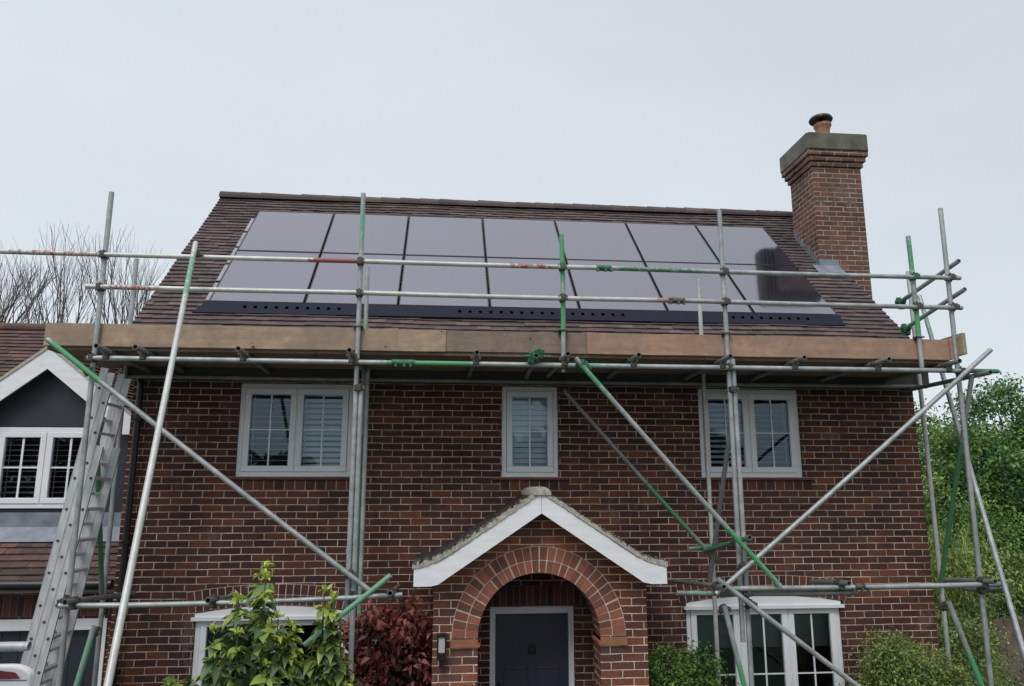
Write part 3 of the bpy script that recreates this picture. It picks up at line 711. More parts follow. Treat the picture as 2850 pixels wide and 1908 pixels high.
# ------------------------------------------------------------------ SOLAR PANELS
PX0, PW, S0, PH1, PH2 = -3.4562, 1.1074, .6173, 1.3895, 1.3619
Un = Vector((0, -SA, CA)); Us = Vector((0, CA, SA))
def pp(x, s, off=0): return Vector((x, -.2, PZ0))+Us*s+Un*off
ordn = ['first', 'second', 'third', 'fourth', 'fifth', 'sixth', 'last']
src = None
for r in range(2):
    for i in range(7):
        x0 = PX0+i*PW; s0 = S0 if r == 0 else S0+PH1; h = PH1 if r == 0 else PH2
        g_ = .011
        lab = f"dark glass solar panel, {ordn[i]} of seven from the left in the {'lower' if r == 0 else 'upper'} row" + ('' if False else '')
        t = thing('solar_panel', pp(x0+PW/2, s0+h/2, -.04), lab, 'solar panel', 'solar panels on the roof')
        f = MB(); X0, X1 = x0+g_, x0+PW-g_; a, b_ = s0+g_*.6, s0+h-g_*.6; fw = .011
        def bar(xa, xb, sa, sb2):
            c = pp((xa+xb)/2, (sa+sb2)/2, -.0175); f.obox(c, ((xb-xa)/2, 0, 0), Us*(sb2-sa)/2, Un*.0175)
        bar(X0, X1, a, a+fw); bar(X0, X1, b_-fw, b_); bar(X0, X0+fw, a+fw, b_-fw); bar(X1-fw, X1, a+fw, b_-fw)
        f.build('frame', frame_b, t)
        q = MB(); q.obox(pp((X0+X1)/2, (a+b_)/2, -.006+random.uniform(-.001, .001)), ((X1-X0)/2-fw+.001, 0, 0), Us*((b_-a)/2-fw+.001), Un*.003); q.build('glass', pv, t)
sk = thing('panel_skirt', pp(.5, .5, -.04), 'long black perforated skirt along the bottom edge of the solar panels', 'panel skirt')
f = MB()
xa, xb = PX0-.01, PX0+7*PW+.0
A4 = [pp(xa, S0-.003, .001), pp(xb, S0-.003, .001), pp(xb+.03, .445, -.052), pp(xa-.13, .445, -.052)]
f.add(A4+[v-Un*.02 for v in A4], [(0,3,2,1),(4,5,6,7),(0,4,7,3),(1,2,6,5),(3,7,6,2)])
f.build('skirt_panel', skirt_m, sk)
vent_m = simple('vent_black', (.001, .001, .001), 1, spec=0)
def skp(x, k): return pp(x, S0-.003+(.445-S0)*k, .001-.053*k)
ed = (skp(0, 1)-skp(0, 0)).normalized(); en = Vector((1, 0, 0)).cross(ed); en = en if en.y < 0 else -en
for xs0, xs1, n in ((-3.02, -1.93, 10), (-.50, 1.50, 17), (2.78, 3.86, 10)):
    for i in range(n):
        x_ = xs0+(xs1-xs0)*i/(n-1)
        v_ = MB(); v_.obox(skp(x_, .45)+en*.0005, (.018, 0, 0), ed*.019, en*.002); v_.build('vent_slot', vent_m, sk)
# side trim of the array (left)
f = MB()
for s in np.arange(.7, 3.2, .5):
    f.obox(pp(PX0-.03, s+.2, -.03), (.022, 0, 0), Us*.22, Un*.006)
f.build('side_trim', alu_d, sk)

# ------------------------------------------------------------------ SCAFFOLD
GR = (.05, .36, .13); GD = (.02, .20, .08); GP = (.16, .42, .26); RD = (.36, .05, .06); RP = (.42, .20, .22)
scf = thing('scaffold', (.3, -.85, 0), 'tube and fitting scaffold with timber toe boards along the front of the house', 'scaffold')
cm = None
def coupler_mesh(d1, d2, green=False):
    b = MB(); d1, d2 = Vector(d1).normalized(), Vector(d2).normalized(); nrm = d1.cross(d2)
    nrm = nrm.normalized() if nrm.length > .05 else d1.orthogonal().normalized()
    for d, o, s in ((d1, -.024, 1), (d2, .024, -1)):
        c = nrm*o; b.tube(c-d*.03, c+d*.03, .033, 12, False); k = d.cross(nrm)
        b.obox(c+k*.040, d*.018, k*.014, nrm*.013); b.tube(c+k*.045-nrm*.02, c+k*.045+nrm*.045*s, .006, 6, False)
        b.obox(c-k*.036, d*.022, k*.008, nrm*.02)
    me_ = b.build('coupler', coup_g if green else coup); return me_
def coupler(p, d1, d2, parent, green=False):
    o = coupler_mesh(d1, d2, green); o.location = p; setp(o, parent)
    m = base(parent).inverted(); return o
def setloc(o, p): o.location = p
def tube(name, p, q, paints=(), m=None, bow=None, label=None, **k):
    b = MB(); b.tube(p, q, paints=paints or ((-1, -.9, GR, 0),), bow=random.uniform(.002, .008) if bow is None else bow, **k)
    o = b.build(name, m or tube_m, scf)
    if label: o['label'] = label
    return o
X, Y, Z = (1,0,0), (0,1,0), (0,0,1)
# front standards
FY = -1.35
def std(x, top, bot=0, paints=(), y=FY, m=None, label=None, dx=0): return tube('standard', (x+dx, y, bot), (x, y, top), paints, m, label=label)
s1 = std(-3.95, 6.32); s2 = std(-1.52, 6.40, 2.3, ((.85, 1.0, GP, .55),)); s2b = std(-1.468, 4.40, 0)
s4 = std(2.18, 6.35, 2.05, ((.55, .8, GP, .3),)); s4b = std(2.235, 4.76, 0)
s5 = std(4.66, 6.46, 0, dx=-.06)
g3 = std(.497, 6.03, 4.60, ((.28, .52, GR, 1), (.62, 1.01, GR, .95)), label='short bright green upright')
g5 = std(4.255, 6.13, 4.70, ((.70, 1.01, GR, .75), (.22, .50, GR, .9)), label='green and grey end upright')
# inner standards
IY = -.35
i1 = std(-4.062, 5.95, 0, y=IY, m=tube_m); i2 = std(-1.555, 5.93, 0, ((.22, .68, GD, .95), (.83, .9, GP, .8)), y=IY, label='inner upright with dark green paint'); i4 = std(2.275, 5.88, 0, y=IY, m=tube_pale); i5 = std(4.885, 6.05, 0, ((.85, .88, GR, .6),), y=IY, m=tube_pale)
i2b = std(-1.50, 4.79, 0, ((.35, .5, GD, .5),), y=-.45)
# ledgers and guard rails
led = tube('ledger', (-3.98, -1.40, 4.665), (5.05, -1.40, 4.668), ((.30, .40, GR, .8), (.0, .22, GP, .35), (.51, .55, GP, .6), (.955, 1.01, GD, .95)), bow=.004)
led2 = tube('ledger', (-4.2, -.30, 4.655), (5.0, -.30, 4.655), ((.9, .95, GD, .2),), m=tube_dull)
r1 = tube('guard_rail', (-5.6, -1.40, 5.675), (-1.50, -1.40, 5.672), ((.18, .45, RD, .45), (.88, 1.01, RD, .95)), m=tube_pale)
r1b = tube('guard_rail', (-1.50, -1.395, 5.672), (.98, -1.395, 5.670), ((.55, .78, RD, .55),), m=tube_pale)
r1c = tube('guard_rail', (.98, -1.395, 5.670), (4.76, -1.395, 5.666), ((0, .25, GD, .55),))
r2 = tube('guard_rail', (-4.07, -1.40, 5.352), (-1.50, -1.40, 5.352), ((.05, .3, RD, .5),), m=tube_pale)
r2b = tube('guard_rail', (-1.50, -1.395, 5.352), (1.72, -1.395, 5.348), ((.9, 1.01, RP, .7),), m=tube_pale)
r2c = tube('guard_rail', (1.72, -1.395, 5.348), (4.74, -1.395, 5.340), ())
lo1 = tube('ledger', (-3.98, -1.43, 2.47), (-2.60, -1.43, 2.475), ((0, .15, GP, .4),), m=tube_m)
lo2 = tube('ledger', (-2.60, -1.43, 2.475), (-1.02, -1.43, 2.525), ((.6, 1.01, GP, .4),))
lo3 = tube('ledger', (1.90, -1.43, 2.545), (4.82, -1.43, 2.555), ((0, .15, GP, .5), (.9, 1, GP, .3)))
lo3b = tube('ledger', (1.55, -1.36, 2.50), (3.32, -1.40, 2.49), ((0, .3, GP, .5),), m=tube_dull)

# sleeve couplers
def sleeve(parent, x, y, z, L=.11, m=coup_g):
    b = MB(); b.tube((x-L, y, z), (x+L, y, z), .031, 12, False)
    for q in (-.07, .01, .07): b.box(x+q-.012, x+q+.012, y-.045, y-.02, z-.045, z-.01)
    b.build('sleeve_coupler', m, parent)
sleeve(led, -1.07, -1.40, 4.665); sleeve(r1b, .92, -1.395, 5.67, .075); sleeve(r2b, 1.66, -1.395, 5.347, .085, coup); sleeve(lo3, 3.33, -1.43, 2.55, .05, coup)
# transoms under the deck
for i, x_ in enumerate((-3.81, -3.48, -2.57, -1.56, -.37, .50, 1.19, 2.10, 2.85, 3.73, 4.50)):
    t = tube('transom', (x_, -1.62+random.uniform(-.03, .03), 4.737), (x_+random.uniform(-.03, .03), -.12, 4.715), ((0, .12, GP, .3),) if i % 3 == 0 else (), m=tube_dull, bow=0)
    coupler((x_, -1.40, 4.70), Y, X, t)
tg = tube('transom', (.20, -1.60, 4.72), (.25, -.15, 4.70), ((0, .3, GR, .8),), m=tube_dull, bow=0)
for q in (0, .035, -.03): coupler((.21+q, -1.44-.03*abs(q)*10, 4.74+q*.7), (1, .3, q*8), (0, 1, .4), tg, True)
bt = MB(); bt.tube((.10, -1.47, 4.735), (.36, -1.47, 4.735), .012, 8, False); bt.build('bolt', coup_g, tg)
for x_, z_ in ((-3.86, 2.52), (-2.68, 2.52), (-1.12, 2.56), (1.93, 2.58), (3.14, 2.60), (4.60, 2.60)):
    sh = x_ in (3.14, 4.60, -2.68); t = tube('transom', (x_, -1.60, z_), (x_, -.85 if sh else -.10, z_-(.07 if sh else .12)), ((0, .3, GP, .3),), bow=0, m=tube_dull); coupler((x_, -1.43, z_-.03), Y, X, t)
# end rails
e1 = tube('guard_rail', (4.725, -1.62, 5.71), (4.70, -.20, 5.615)) if False else tube('guard_rail', (4.72, -1.46, 5.835), (4.72, -.30, 5.64), ((.75, 1.01, GD, .9),), bow=0)
e2 = tube('guard_rail', (4.72, -1.50, 5.515), (4.72, -.36, 5.31), ((.6, 1.01, GR, .8),), bow=0)
for p in ((4.72, -.40, 5.66), (4.72, -.45, 5.33)): coupler(p, Y, Z, e1, True); coupler((p[0]+.03, p[1]+.04, p[2]-.03), Y, X, e1, True)
e3 = tube('ledger', (4.80, -1.62, 4.62), (4.80, -.15, 4.62), (), m=tube_dull, bow=0)
e4 = tube('ledger', (4.80, -1.50, 2.50), (4.80, -.85, 2.44), ((0, .6, GD, .5),), m=tube_dull, bow=0)
# braces
b1 = tube('diagonal_brace', (-4.333, -1.455, 4.826), (-1.30, -1.455, 2.56), ((0, .17, GR, .95), (.8, 1.01, GP, .35)), bow=.01)
b3 = tube('diagonal_brace', (4.959, -1.455, 4.884), (1.90, -1.455, 2.50), ((.75, .92, GP, .35),), bow=.01)
b2 = tube('diagonal_brace', (.60, -1.47, 4.725), (2.52, -1.47, 2.57), ((0, .2, GR, .6), (.5, .62, GP, .5), (.72, 1.0, GR, .75)), bow=.008)
b2b = tube('diagonal_brace', (.66, -.42, 4.535), (2.20, -.42, 2.81), ((.55, .9, GD, .7),), m=tube_dull)
b4 = tube('diagonal_brace', (1.905, -1.50, 2.642), (3.80, -1.50, 1.22), (), bow=.004)
b6 = tube('diagonal_brace', (-1.12, -1.55, 2.71), (-1.85, -1.55, 2.13), ((0, 1, GP, .9),), bow=0)
b7 = tube('diagonal_brace', (4.205, -1.45, 2.40), (4.75, -1.45, .70), ((.25, .62, GR, .9),), bow=0)
b8 = tube('diagonal_brace', (-3.66, -1.45, 2.30), (-4.02, -1.45, .5), ((0, .5, GP, .6),), bow=0)
b9 = tube('diagonal_brace', (1.96, -1.50, 2.40), (2.30, -1.50, .8), ((.1, .2, GP, .4), (.3, .75, GR, .9)), bow=0)
b10 = tube('diagonal_brace', (4.76, -1.40, 4.62), (4.84, -.40, 2.40), ((.3, 1, GD, .95),), bow=0, label='dark green end brace')
b11 = tube('diagonal_brace', (-3.96, -1.20, 4.30), (-4.05, -.40, 2.40), ((.2, .9, GD, .8),), m=tube_dull, bow=0)
br = tube('transom', (1.62+.55, -.40, 2.80), (2.22, -1.56, 3.02), ((0, 1, GD, .7),), bow=0, m=tube_dull)
tr2 = tube('ledger', (2.0, -.40, 2.83), (2.62, -.44, 2.90), ((0, 1, GD, .6),), bow=0, m=tube_dull)
b12 = tube('diagonal_brace', (2.26, -1.32, 4.45), (2.20, -.45, 2.5), (), bow=0, m=tube_dull)
# rakers
rk = tube('raker', (-3.085, -1.44, 5.80), (-2.365, -5.05, .02), ((.015, .13, GP, .62), (.0, .4, GP, .25)), m=tube_pale, bow=.0, label='long pale raking tube leaning out towards the driveway')
rk2 = tube('raker', (4.95, -.42, 5.73), (4.57, -2.42, .02), ((.0, .1, GP, .5),), bow=0)
# couplers at the joints
for sx, par in ((-3.95, s1), (-1.52, s2), (2.18, s4), (4.66, s5), (.497, g3), (4.255, g5)):
    for z_ in (5.673, 5.350, 4.667):
        if par in (g5,) and z_ < 5: continue
        coupler((sx, -1.375, z_), Z, X, par, par in (g3, g5) and z_ > 5.6)
for sx, par in ((-3.95, s1), (-1.468, s2b), (2.235, s4b), (4.62, s5)): coupler((sx, -1.39, 2.50), Z, X, par)
for p, par in (((-3.95, -1.40, 4.54), b1), ((-1.50, -1.40, 2.71), b1), ((4.66, -1.40, 4.64), b3), ((2.2, -1.41, 2.74), b3), ((.70, -1.43, 4.64), b2), ((.66, -1.44, 4.68), b2), ((2.235, -1.44, 2.40), b4), ((4.22, -1.40, 2.35), b7), ((-3.67, -1.40, 2.24), b8), ((1.98, -1.44, 2.36), b9), ((2.28, -.40, 2.72), b2b), ((2.18, -1.30, 2.95), br), ((2.3, -.45, 2.86), br), ((.66, -.38, 4.53), b2b), ((-3.07, -1.42, 5.69), rk), ((-1.49, -1.36, 4.42), s2), ((2.21, -1.36, 4.45), s4b)):
    coupler(p, (.6, .1, -.7), Z, par, par in (b2,))
for sx, par in ((-1.52, s2), (.497, g3), (2.18, s4), (4.255, g5)):   # toe board clips
    b = MB(); b.box(sx-.045, sx+.045, -1.385, -1.31, 5.018, 5.03); b.box(sx-.04, sx+.05, -1.325, -1.31, 4.99, 5.03); b.build('board_clip', coup, par)
# boards
def board(name, x0, x1, y0, y1, z0, z1, m, label=None, dz=0, dy=0):
    b = MB(); n = max(1, int((x1-x0)/.3)); vs = []; fs = []
    for i in range(n+1):
        t = i/n; x_ = x0+(x1-x0)*t; wob = .003*math.sin(i*1.7+x0*3); vs += [(x_, y0+wob+dy*t, z0+dz*t+wob*.6), (x_, y1+wob+dy*t, z0+dz*t+wob*.6), (x_, y1+wob+dy*t, z1+dz*t+wob), (x_, y0+wob+dy*t, z1+dz*t+wob)]
    for i in range(n):
        a = i*4
        for j in range(4): fs.append((a+j, a+(j+1)%4, a+4+(j+1)%4, a+4+j)[::-1])
    fs += [(0,1,2,3), (n*4+3, n*4+2, n*4+1, n*4)]
    b.add(vs, [f[::-1] for f in fs]); o = b.build(name, m, scf, .003)
    if label: o['label'] = label
board('toe_board', -4.43, -.665, -1.318, -1.280, 4.792, 5.010, wood_a, 'pale tan toe board at the left', .002)
board('toe_board', -.665, .78, -1.300, -1.262, 4.802, 5.012, wood_b, 'weathered grey toe board in the middle', -.004)
board('toe_board', .75, 4.60, -1.322, -1.284, 4.795, 5.012, wood_c, 'orange toned toe board at the right', -.002)
b = MB(); b.box(4.60, 4.638, -1.34, -.15, 4.80, 5.02); b.build('toe_board', wood_c, scf, .003)
b = MB(); b.box(4.65, 4.688, -1.47, -.55, 4.83, 5.055); o = b.build('toe_board', wood_d, scf, .003); o['label'] = 'pale yellow end board'
for k in range(5):
    y0 = -1.275+k*.232; cuts = [-4.42, -4.42+random.uniform(2.2, 3.9)]
    while cuts[-1] < 4.6: cuts.append(min(4.63, cuts[-1]+3.9)) if cuts[-1]+.3 < 4.63 else cuts.__setitem__(-1, 4.63)
    cuts = [c_ for c_ in cuts if c_ <= 4.63]
    if cuts[-1] < 4.63: cuts.append(4.63)
    for a, b_ in zip(cuts, cuts[1:]):
        b = MB(); j = random.uniform(-.002, .003); b.box(a+.004, b_-.004, y0, y0+.225, 4.762+j, 4.798+j); b.build('deck_board', deck_w, scf, .003)
# red / fawn battens seen under the deck edge
for x0, x1, z in ((-.40, .16, 4.755), (-.62, -.1, 4.742)):
    pass

# ------------------------------------------------------------------ ladder (three nested sections)
lad = thing('ladder', (-4.4, -1.0, 0), 'aluminium triple extension ladder standing steeply beside the left scaffold upright', 'ladder')
def lx(z): return -4.575+(.155)*z+.002*z
dirn = Vector((lx(1)-lx(0), 0, 1)).normalized(); nx_ = Vector((dirn.z, 0, -dirn.x))
for yy, yo in ((-1.22, 0), (-.84, 1)):
    for k in range(3):
        z0, z1 = (.0, 4.62) if k == 0 else ((.15, 4.58) if k == 1 else (.3, 3.9))
        b = MB(); c = Vector((lx((z0+z1)/2), yy+(.0 if yo else 0)+(-.004*k), (z0+z1)/2))+nx_*(k*.072-.04)
        b.obox(c, nx_*.034, (0, .011, 0), dirn*((z1-z0)/2)); b.obox(c-nx_*.031+Vector((0, -.006 if not yo else .006, 0)), nx_*.003, (0, .008, 0), dirn*((z1-z0)/2))
        b.obox(c+nx_*.031+Vector((0, -.006 if not yo else .006, 0)), nx_*.003, (0, .008, 0), dirn*((z1-z0)/2))
        st_ = b.build('stile', alu, lad, .002)
        if not yo:
            h = MB(); z_ = z0+.2
            while z_ < z1-.1:
                p = Vector((lx(z_), yy-.0125-.004*k, z_))+nx_*(k*.072-.04); h.tube(p, p+Vector((0, -.004, 0)), .013, 10, False); h.tube(p+Vector((0,-.004,0)), p+Vector((0, -.0045, 0)), .010, 10, False, mi=1); z_ += .28
            h.build('rung_end', [rubber, coup], st_)
for k in range(3):
    z_ = .2 if k == 0 else (.35 if k == 1 else .5); zt = 4.5 if k < 2 else 3.8
    while z_ < zt:
        p = Vector((lx(z_), -1.03, z_))+nx_*(k*.072-.04)
        b = MB(); b.obox(p, nx_*.024, (0, .185, 0), dirn*.014); b.build('rung', alu, lad, .003); z_ += .28

# ------------------------------------------------------------------ van with its rear door folded open (livery facing us)
van = thing('van', (-4.5, -6.2, 0), 'white van at the lower left edge with maroon band on its open rear door', 'van')
b = MB(); pr_ = [(-5.35, .45), (-3.42, .45), (-3.40, 1.6), (-3.50, 2.38), (-3.62, 2.46), (-5.15, 2.46), (-5.27, 2.38), (-5.37, 1.6)]
b.prism(pr_, -9.2, -4.12); b.build('body', van_w, van, .04)
for x_ in (-3.55, -5.25):
    for y_ in (-5.1, -8.3):
        b = MB(); b.tube((x_-.11, y_, .33), (x_+.11, y_, .33), .33, 28, False); wh = b.build('wheel', rubber, van, .02)
        b = MB(); b.tube((x_-.115, y_, .33), (x_+.115, y_, .33), .18, 20, False); b.build('rim', alu_d, wh)
dx0, dx1, dy0, dy1 = -3.75, -2.885, -4.06, -4.00
def dpoly(x0, x1, z0, z1, r, n=8):
    P = [(x0, z0), (x1, z0)]
    P += [(x1-r+r*math.cos(math.pi/2*i/n), z1-r*.55+r*.55*math.sin(math.pi/2*i/n)) for i in range(n+1)]
    P += [(x0, z1)]
    return P
b = MB(); b.prism(dpoly(dx0, dx1, .5, 2.525, .12), dy0, dy1); vd = b.build('rear_door', van_w, van, .012)
b = MB(); b.prism([(dx0, 2.452), (-3.0, 2.457), (-2.935, 2.459), (-2.965, 2.490), (-3.05, 2.502), (dx0, 2.50)], dy0-.006, dy0-.001); b.build('livery_band', red_led, vd)
b = MB(); b.box(dx0, -2.90, dy0-.003, dy0-.0005, 2.447, 2.451); b.build('door_seam', coup, vd)
b = MB(); b.lathe((0,0,0), [(0, 0), (.075, 0)], 24)
b = MB(); b.prism([(-3.115+.045*math.cos(2*math.pi*i/24), 2.372+.045*math.sin(2*math.pi*i/24)) for i in range(24)], dy0-.004, dy0-.001); b.build('livery_disc', green_l, vd)
b = MB(); b.box(dx1-.006, dx1+.004, dy0-.02, dy0+.01, 2.30, 2.35); b.build('hinge', coup, vd)
b = MB()
for q, hh in ((0, .018), (.013, .022), (.026, .016), (.044, .022), (.058, .018), (.071, .02)): b.box(-2.985+q, -2.976+q, dy0-.003, dy0-.0005, 2.372, 2.372+hh)
b.box(-2.99, -2.90, dy0-.0028, dy0-.0006, 2.366, 2.374); b.build('livery_mark', blue_l, vd)
for y_ in (-4.35, -6.3, -8.2):
    b = MB(); b.box(-5.2, -3.58, y_-.02, y_+.02, 2.55, 2.58); [b.box(x_, x_+.03, y_-.02, y_+.02, 2.44, 2.56) for x_ in (-5.2, -3.62)]; b.build('roof_bar', coup, van)
b = MB(); b.tube((-5.6, -4.22, 2.652), (-2.83, -4.22, 2.652), paints=((-1, -.9, GR, 0),)); t_ = b.build('scaffold_tube', tube_m)
tag(t_, 'loose grey scaffold tube lying across the van roof at the left edge', 'scaffold tube')

# ------------------------------------------------------------------ plants
def leaf_mesh(name, P, D, Lw, rnd, m, parent=None, fold=.25, droop=.3, upv=None):
    n = len(P); D = D/np.linalg.norm(D, axis=1, keepdims=True)
    up = rng.normal(size=(n, 3)) if upv is None else upv
    W = np.cross(D, up); W /= np.linalg.norm(W, axis=1, keepdims=True)+1e-9; Nn = np.cross(W, D)
    L = Lw[:, :1]; w_ = Lw[:, 1:2]
    v = np.empty((n, 5, 3), np.float32)
    v[:, 0] = P; mid = P+D*L*.45
    v[:, 1] = mid+W*w_*.5+Nn*w_*fold; v[:, 2] = mid; v[:, 3] = mid-W*w_*.5+Nn*w_*fold
    v[:, 4] = P+D*L-np.array([0, 0, 1])*L*droop
    q = np.array([[0, 1, 4, 2], [0, 2, 4, 3]]); idx = (np.arange(n)[:, None, None]*5+q).reshape(-1)
    me = bpy.data.meshes.new(name); me.vertices.add(n*5); me.vertices.foreach_set('co', v.reshape(-1))
    me.loops.add(n*8); me.loops.foreach_set('vertex_index', idx.astype(np.int32))
    me.polygons.add(n*2); me.polygons.foreach_set('loop_start', np.arange(0, n*8, 4, dtype=np.int32)); me.polygons.foreach_set('loop_total', np.full(n*2, 4, np.int32))
    me.update(calc_edges=True); me.validate()
    a = me.attributes.new('rnd', 'FLOAT', 'FACE'); a.data.foreach_set('value', np.repeat(rnd, 2).astype(np.float32))
    me.materials.append(m); return link(name, me, parent)
def broad_leaves(name, P, D, Lw, rnd, m, parent, up, curl):
    n = len(P); D = D/np.linalg.norm(D, axis=1, keepdims=True)
    W = np.cross(D, up); W /= np.linalg.norm(W, axis=1, keepdims=True)+1e-9; Nn = np.cross(W, D)
    T = np.array([0, .12, .3, .5, .7, .88, 1.0]); Wd = np.array([.05, .55, .95, 1.0, .72, .32, .02]); k = len(T)
    v = np.empty((n, k, 3, 3), np.float32); L = Lw[:, :1]; w_ = Lw[:, 1:2]*.5
    wav = rng.uniform(-.12, .12, (n, k, 1))
    for i in range(k):
        c = P+D*L*(T[i]-.12*curl*T[i]**2)-np.array([0, 0, 1])*L*curl*.55*T[i]**2
        for j, sg in enumerate((1, 0, -1)):
            v[:, i, j] = c+W*w_*Wd[i]*sg+Nn*(w_*Wd[i]*abs(sg)*(.35+wav[:, i]))
    q = np.array([[i*3+j, i*3+j+1, i*3+j+4, i*3+j+3] for i in range(k-1) for j in range(2)]); F_ = len(q)
    idx = (np.arange(n)[:, None, None]*k*3+q).reshape(-1)
    me = bpy.data.meshes.new(name); me.vertices.add(n*k*3); me.vertices.foreach_set('co', v.reshape(-1))
    me.loops.add(n*F_*4); me.loops.foreach_set('vertex_index', idx.astype(np.int32))
    me.polygons.add(n*F_); me.polygons.foreach_set('loop_start', np.arange(0, n*F_*4, 4, dtype=np.int32)); me.polygons.foreach_set('loop_total', np.full(n*F_, 4, np.int32))
    me.polygons.foreach_set('use_smooth', np.ones(n*F_, bool))
    me.update(calc_edges=True); me.validate()
    a = me.attributes.new('rnd', 'FLOAT', 'FACE'); a.data.foreach_set('value', np.repeat(rnd, F_).astype(np.float32))
    me.materials.append(m); return link(name, me, parent)
def limbs(segs, name, m, parent, n=6):
    b = MB()
    for p, q, r0, r1 in segs: b.tube(p, q, r0, n, False, r2=r1)
    return b.build(name, m, parent)
def crown(name, lab, cat, c, rad, nclump, per, size, m, trunk=True, group=None, cl=.16, z0=0, trunk_r=.12, bumps=None, flat=0, seed=1, tips=0):
    r = np.random.default_rng(seed); c = np.array(c, float); rad = np.array(rad, float)
    t = thing(name, (c[0], c[1], z0), lab, cat, group)
    d = r.normal(size=(nclump, 3)); d /= np.linalg.norm(d, axis=1, keepdims=True)
    if flat: d[:, 2] = np.where(d[:, 2] < -.3, -d[:, 2], d[:, 2])
    rr = r.uniform(.55, 1.0, (nclump, 1))**.6
    lob = 1+.16*np.sin(d[:, :1]*5+seed)+.14*np.sin(d[:, 2:3]*7+seed*2)+.1*np.sin(d[:, 1:2]*9)
    cc = c+d*rr*rad*lob
    OFF = r.normal(size=(nclump*per, 3)); P = np.repeat(cc, per, 0)+OFF*np.array([cl, cl, cl*.75])*np.repeat(r.uniform(.6, 1.5, (nclump, 1)), per, 0)
    UPV = OFF*.8+np.array([0, 0, .9])+r.normal(size=OFF.shape)*.5
    D = r.normal(size=P.shape)+np.repeat(d, per, 0)*.8; D[:, 2] -= .1
    cr = np.repeat(r.uniform(0, .7, nclump), per)+r.uniform(-.05, .35, len(P))
    cr = cr+tips*((P[:, 2]-c[2])/rad[2])*.45+.12*np.repeat(rr[:, 0]-.7, per)/.3
    s = r.uniform(.7, 1.3, (len(P), 1))*size
    leaf_mesh('crown' if trunk else 'foliage', P, D, np.hstack([s, s*.6]), np.clip(cr, 0, 1), m, t, upv=UPV)
    segs = []
    if trunk:
        base_ = Vector((c[0], c[1], z0)); fork = Vector((c[0]+.05, c[1], max(z0+.5, c[2]-rad[2]*.7))); segs.append((base_, fork, trunk_r, trunk_r*.75))
        for k in r.choice(nclump, min(26, nclump), replace=False):
            q = Vector(cc[k]); mid = fork.lerp(q, .5)+Vector(r.normal(size=3)*.12)
            segs += [(fork, mid, trunk_r*.45, trunk_r*.25), (mid, q, trunk_r*.25, .008)]
        limbs(segs, 'trunk', bark, t)
    else:
        for k in r.choice(nclump, min(20, nclump), replace=False):
            q = Vector(cc[k]); p0 = Vector((c[0]+(q.x-c[0])*.3, c[1]+(q.y-c[1])*.3, z0)); segs.append((p0, q, .014, .004))
        limbs(segs, 'stem', bark_g, t)
    return t
# right-hand background trees
GT = 'green trees behind the right end of the house'
crown('leafy_tree', 'tall airy green tree at the right edge with loose top against the sky', 'tree', (12.6, 8.0, 3.8), (1.7, 1.5, 2.1), 250, 70, .105, leaf_tree, group=GT, cl=.19, seed=3, trunk_r=.16)
crown('leafy_tree', 'bright green bushy tree seen just right of the house corner', 'tree', (9.5, 5.6, 3.15), (1.4, 1.3, 1.5), 210, 65, .095, leaf_fern, group=GT, cl=.16, seed=4)
crown('leafy_tree', 'dark green tree behind the raking tubes, below the airy treetop', 'tree', (11.0, 5.2, 2.7), (1.5, 1.2, 1.75), 260, 60, .09, leaf_dark, group=GT, cl=.18, seed=5)
crown('leafy_tree', 'mid green tree filling the gap behind the end uprights', 'tree', (10.6, 9.5, 3.9), (1.5, 1.3, 1.95), 230, 60, .09, leaf_tree, group=GT, cl=.2, seed=9)
crown('leafy_tree', 'deep shaded tree standing furthest right behind the wooden fence', 'tree', (13.4, 6.0, 2.2), (1.8, 1.5, 2.2), 260, 60, .10, leaf_dark, group=GT, cl=.2, seed=15)
GB = 'shrubs beside the right corner of the house'
crown('garden_shrub', 'twiggy yellow green shrub against the right corner of the house', 'shrub', (6.75, 2.2, 1.7), (.5, .6, 1.0), 110, 45, .06, leaf_hedge, False, GB, cl=.12, seed=6)
crown('garden_shrub', 'olive green shrub above the wooden fence at the right edge', 'shrub', (8.3, 3.6, 2.0), (1.0, .6, .62), 170, 55, .055, leaf_hedge, False, GB, cl=.13, seed=7)
crown('garden_shrub', 'low dense yellow green shrub between the scaffold legs at right', 'shrub', (5.85, .9, 1.05), (.58, .5, .80), 150, 60, .045, leaf_hedge, False, GB, cl=.10, seed=8)
crown('garden_shrub', 'sparse light green shrub in front of the wooden fence', 'shrub', (6.75, 1.2, .60), (.6, .4, .35), 60, 40, .06, leaf_fern, False, GB, cl=.13, seed=18)
crown('garden_shrub', 'green shrub in grassy gap behind the low right ledger', 'shrub', (8.9, 4.2, 2.35), (1.2, .7, .9), 190, 55, .06, leaf_fern, False, GB, cl=.15, seed=28)
crown('rounded_hedge', 'rounded clipped yellow green hedge under the right end of the wall', 'hedge', (4.22, -.72, 1.25), (.60, .45, .56), 330, 70, .032, leaf_hedge, False, cl=.06, flat=1, seed=10)
crown('feathery_shrub', 'feathery green shrub between the porch and the three light window', 'shrub', (1.80, -.62, 1.46), (.36, .32, .38), 170, 60, .038, leaf_fern, False, cl=.055, seed=11)
def grass_clump():
    n = 320; P = np.stack([rng.uniform(6.2, 6.9, n), rng.uniform(1.4, 2.6, n), rng.uniform(1.8, 2.7, n)], 1)
    D = rng.normal(size=(n, 3))*.25; D[:, 2] += 1
    t = thing('tall_stems', (6.7, 2, 0), 'pale upright stems beside the right wall edge below the green brace', 'plant')
    leaf_mesh('foliage', P, D, np.stack([rng.uniform(.2, .45, n), rng.uniform(.008, .016, n)], 1), rng.uniform(.4, 1, n), leaf_hedge, t, droop=.05)
grass_clump()
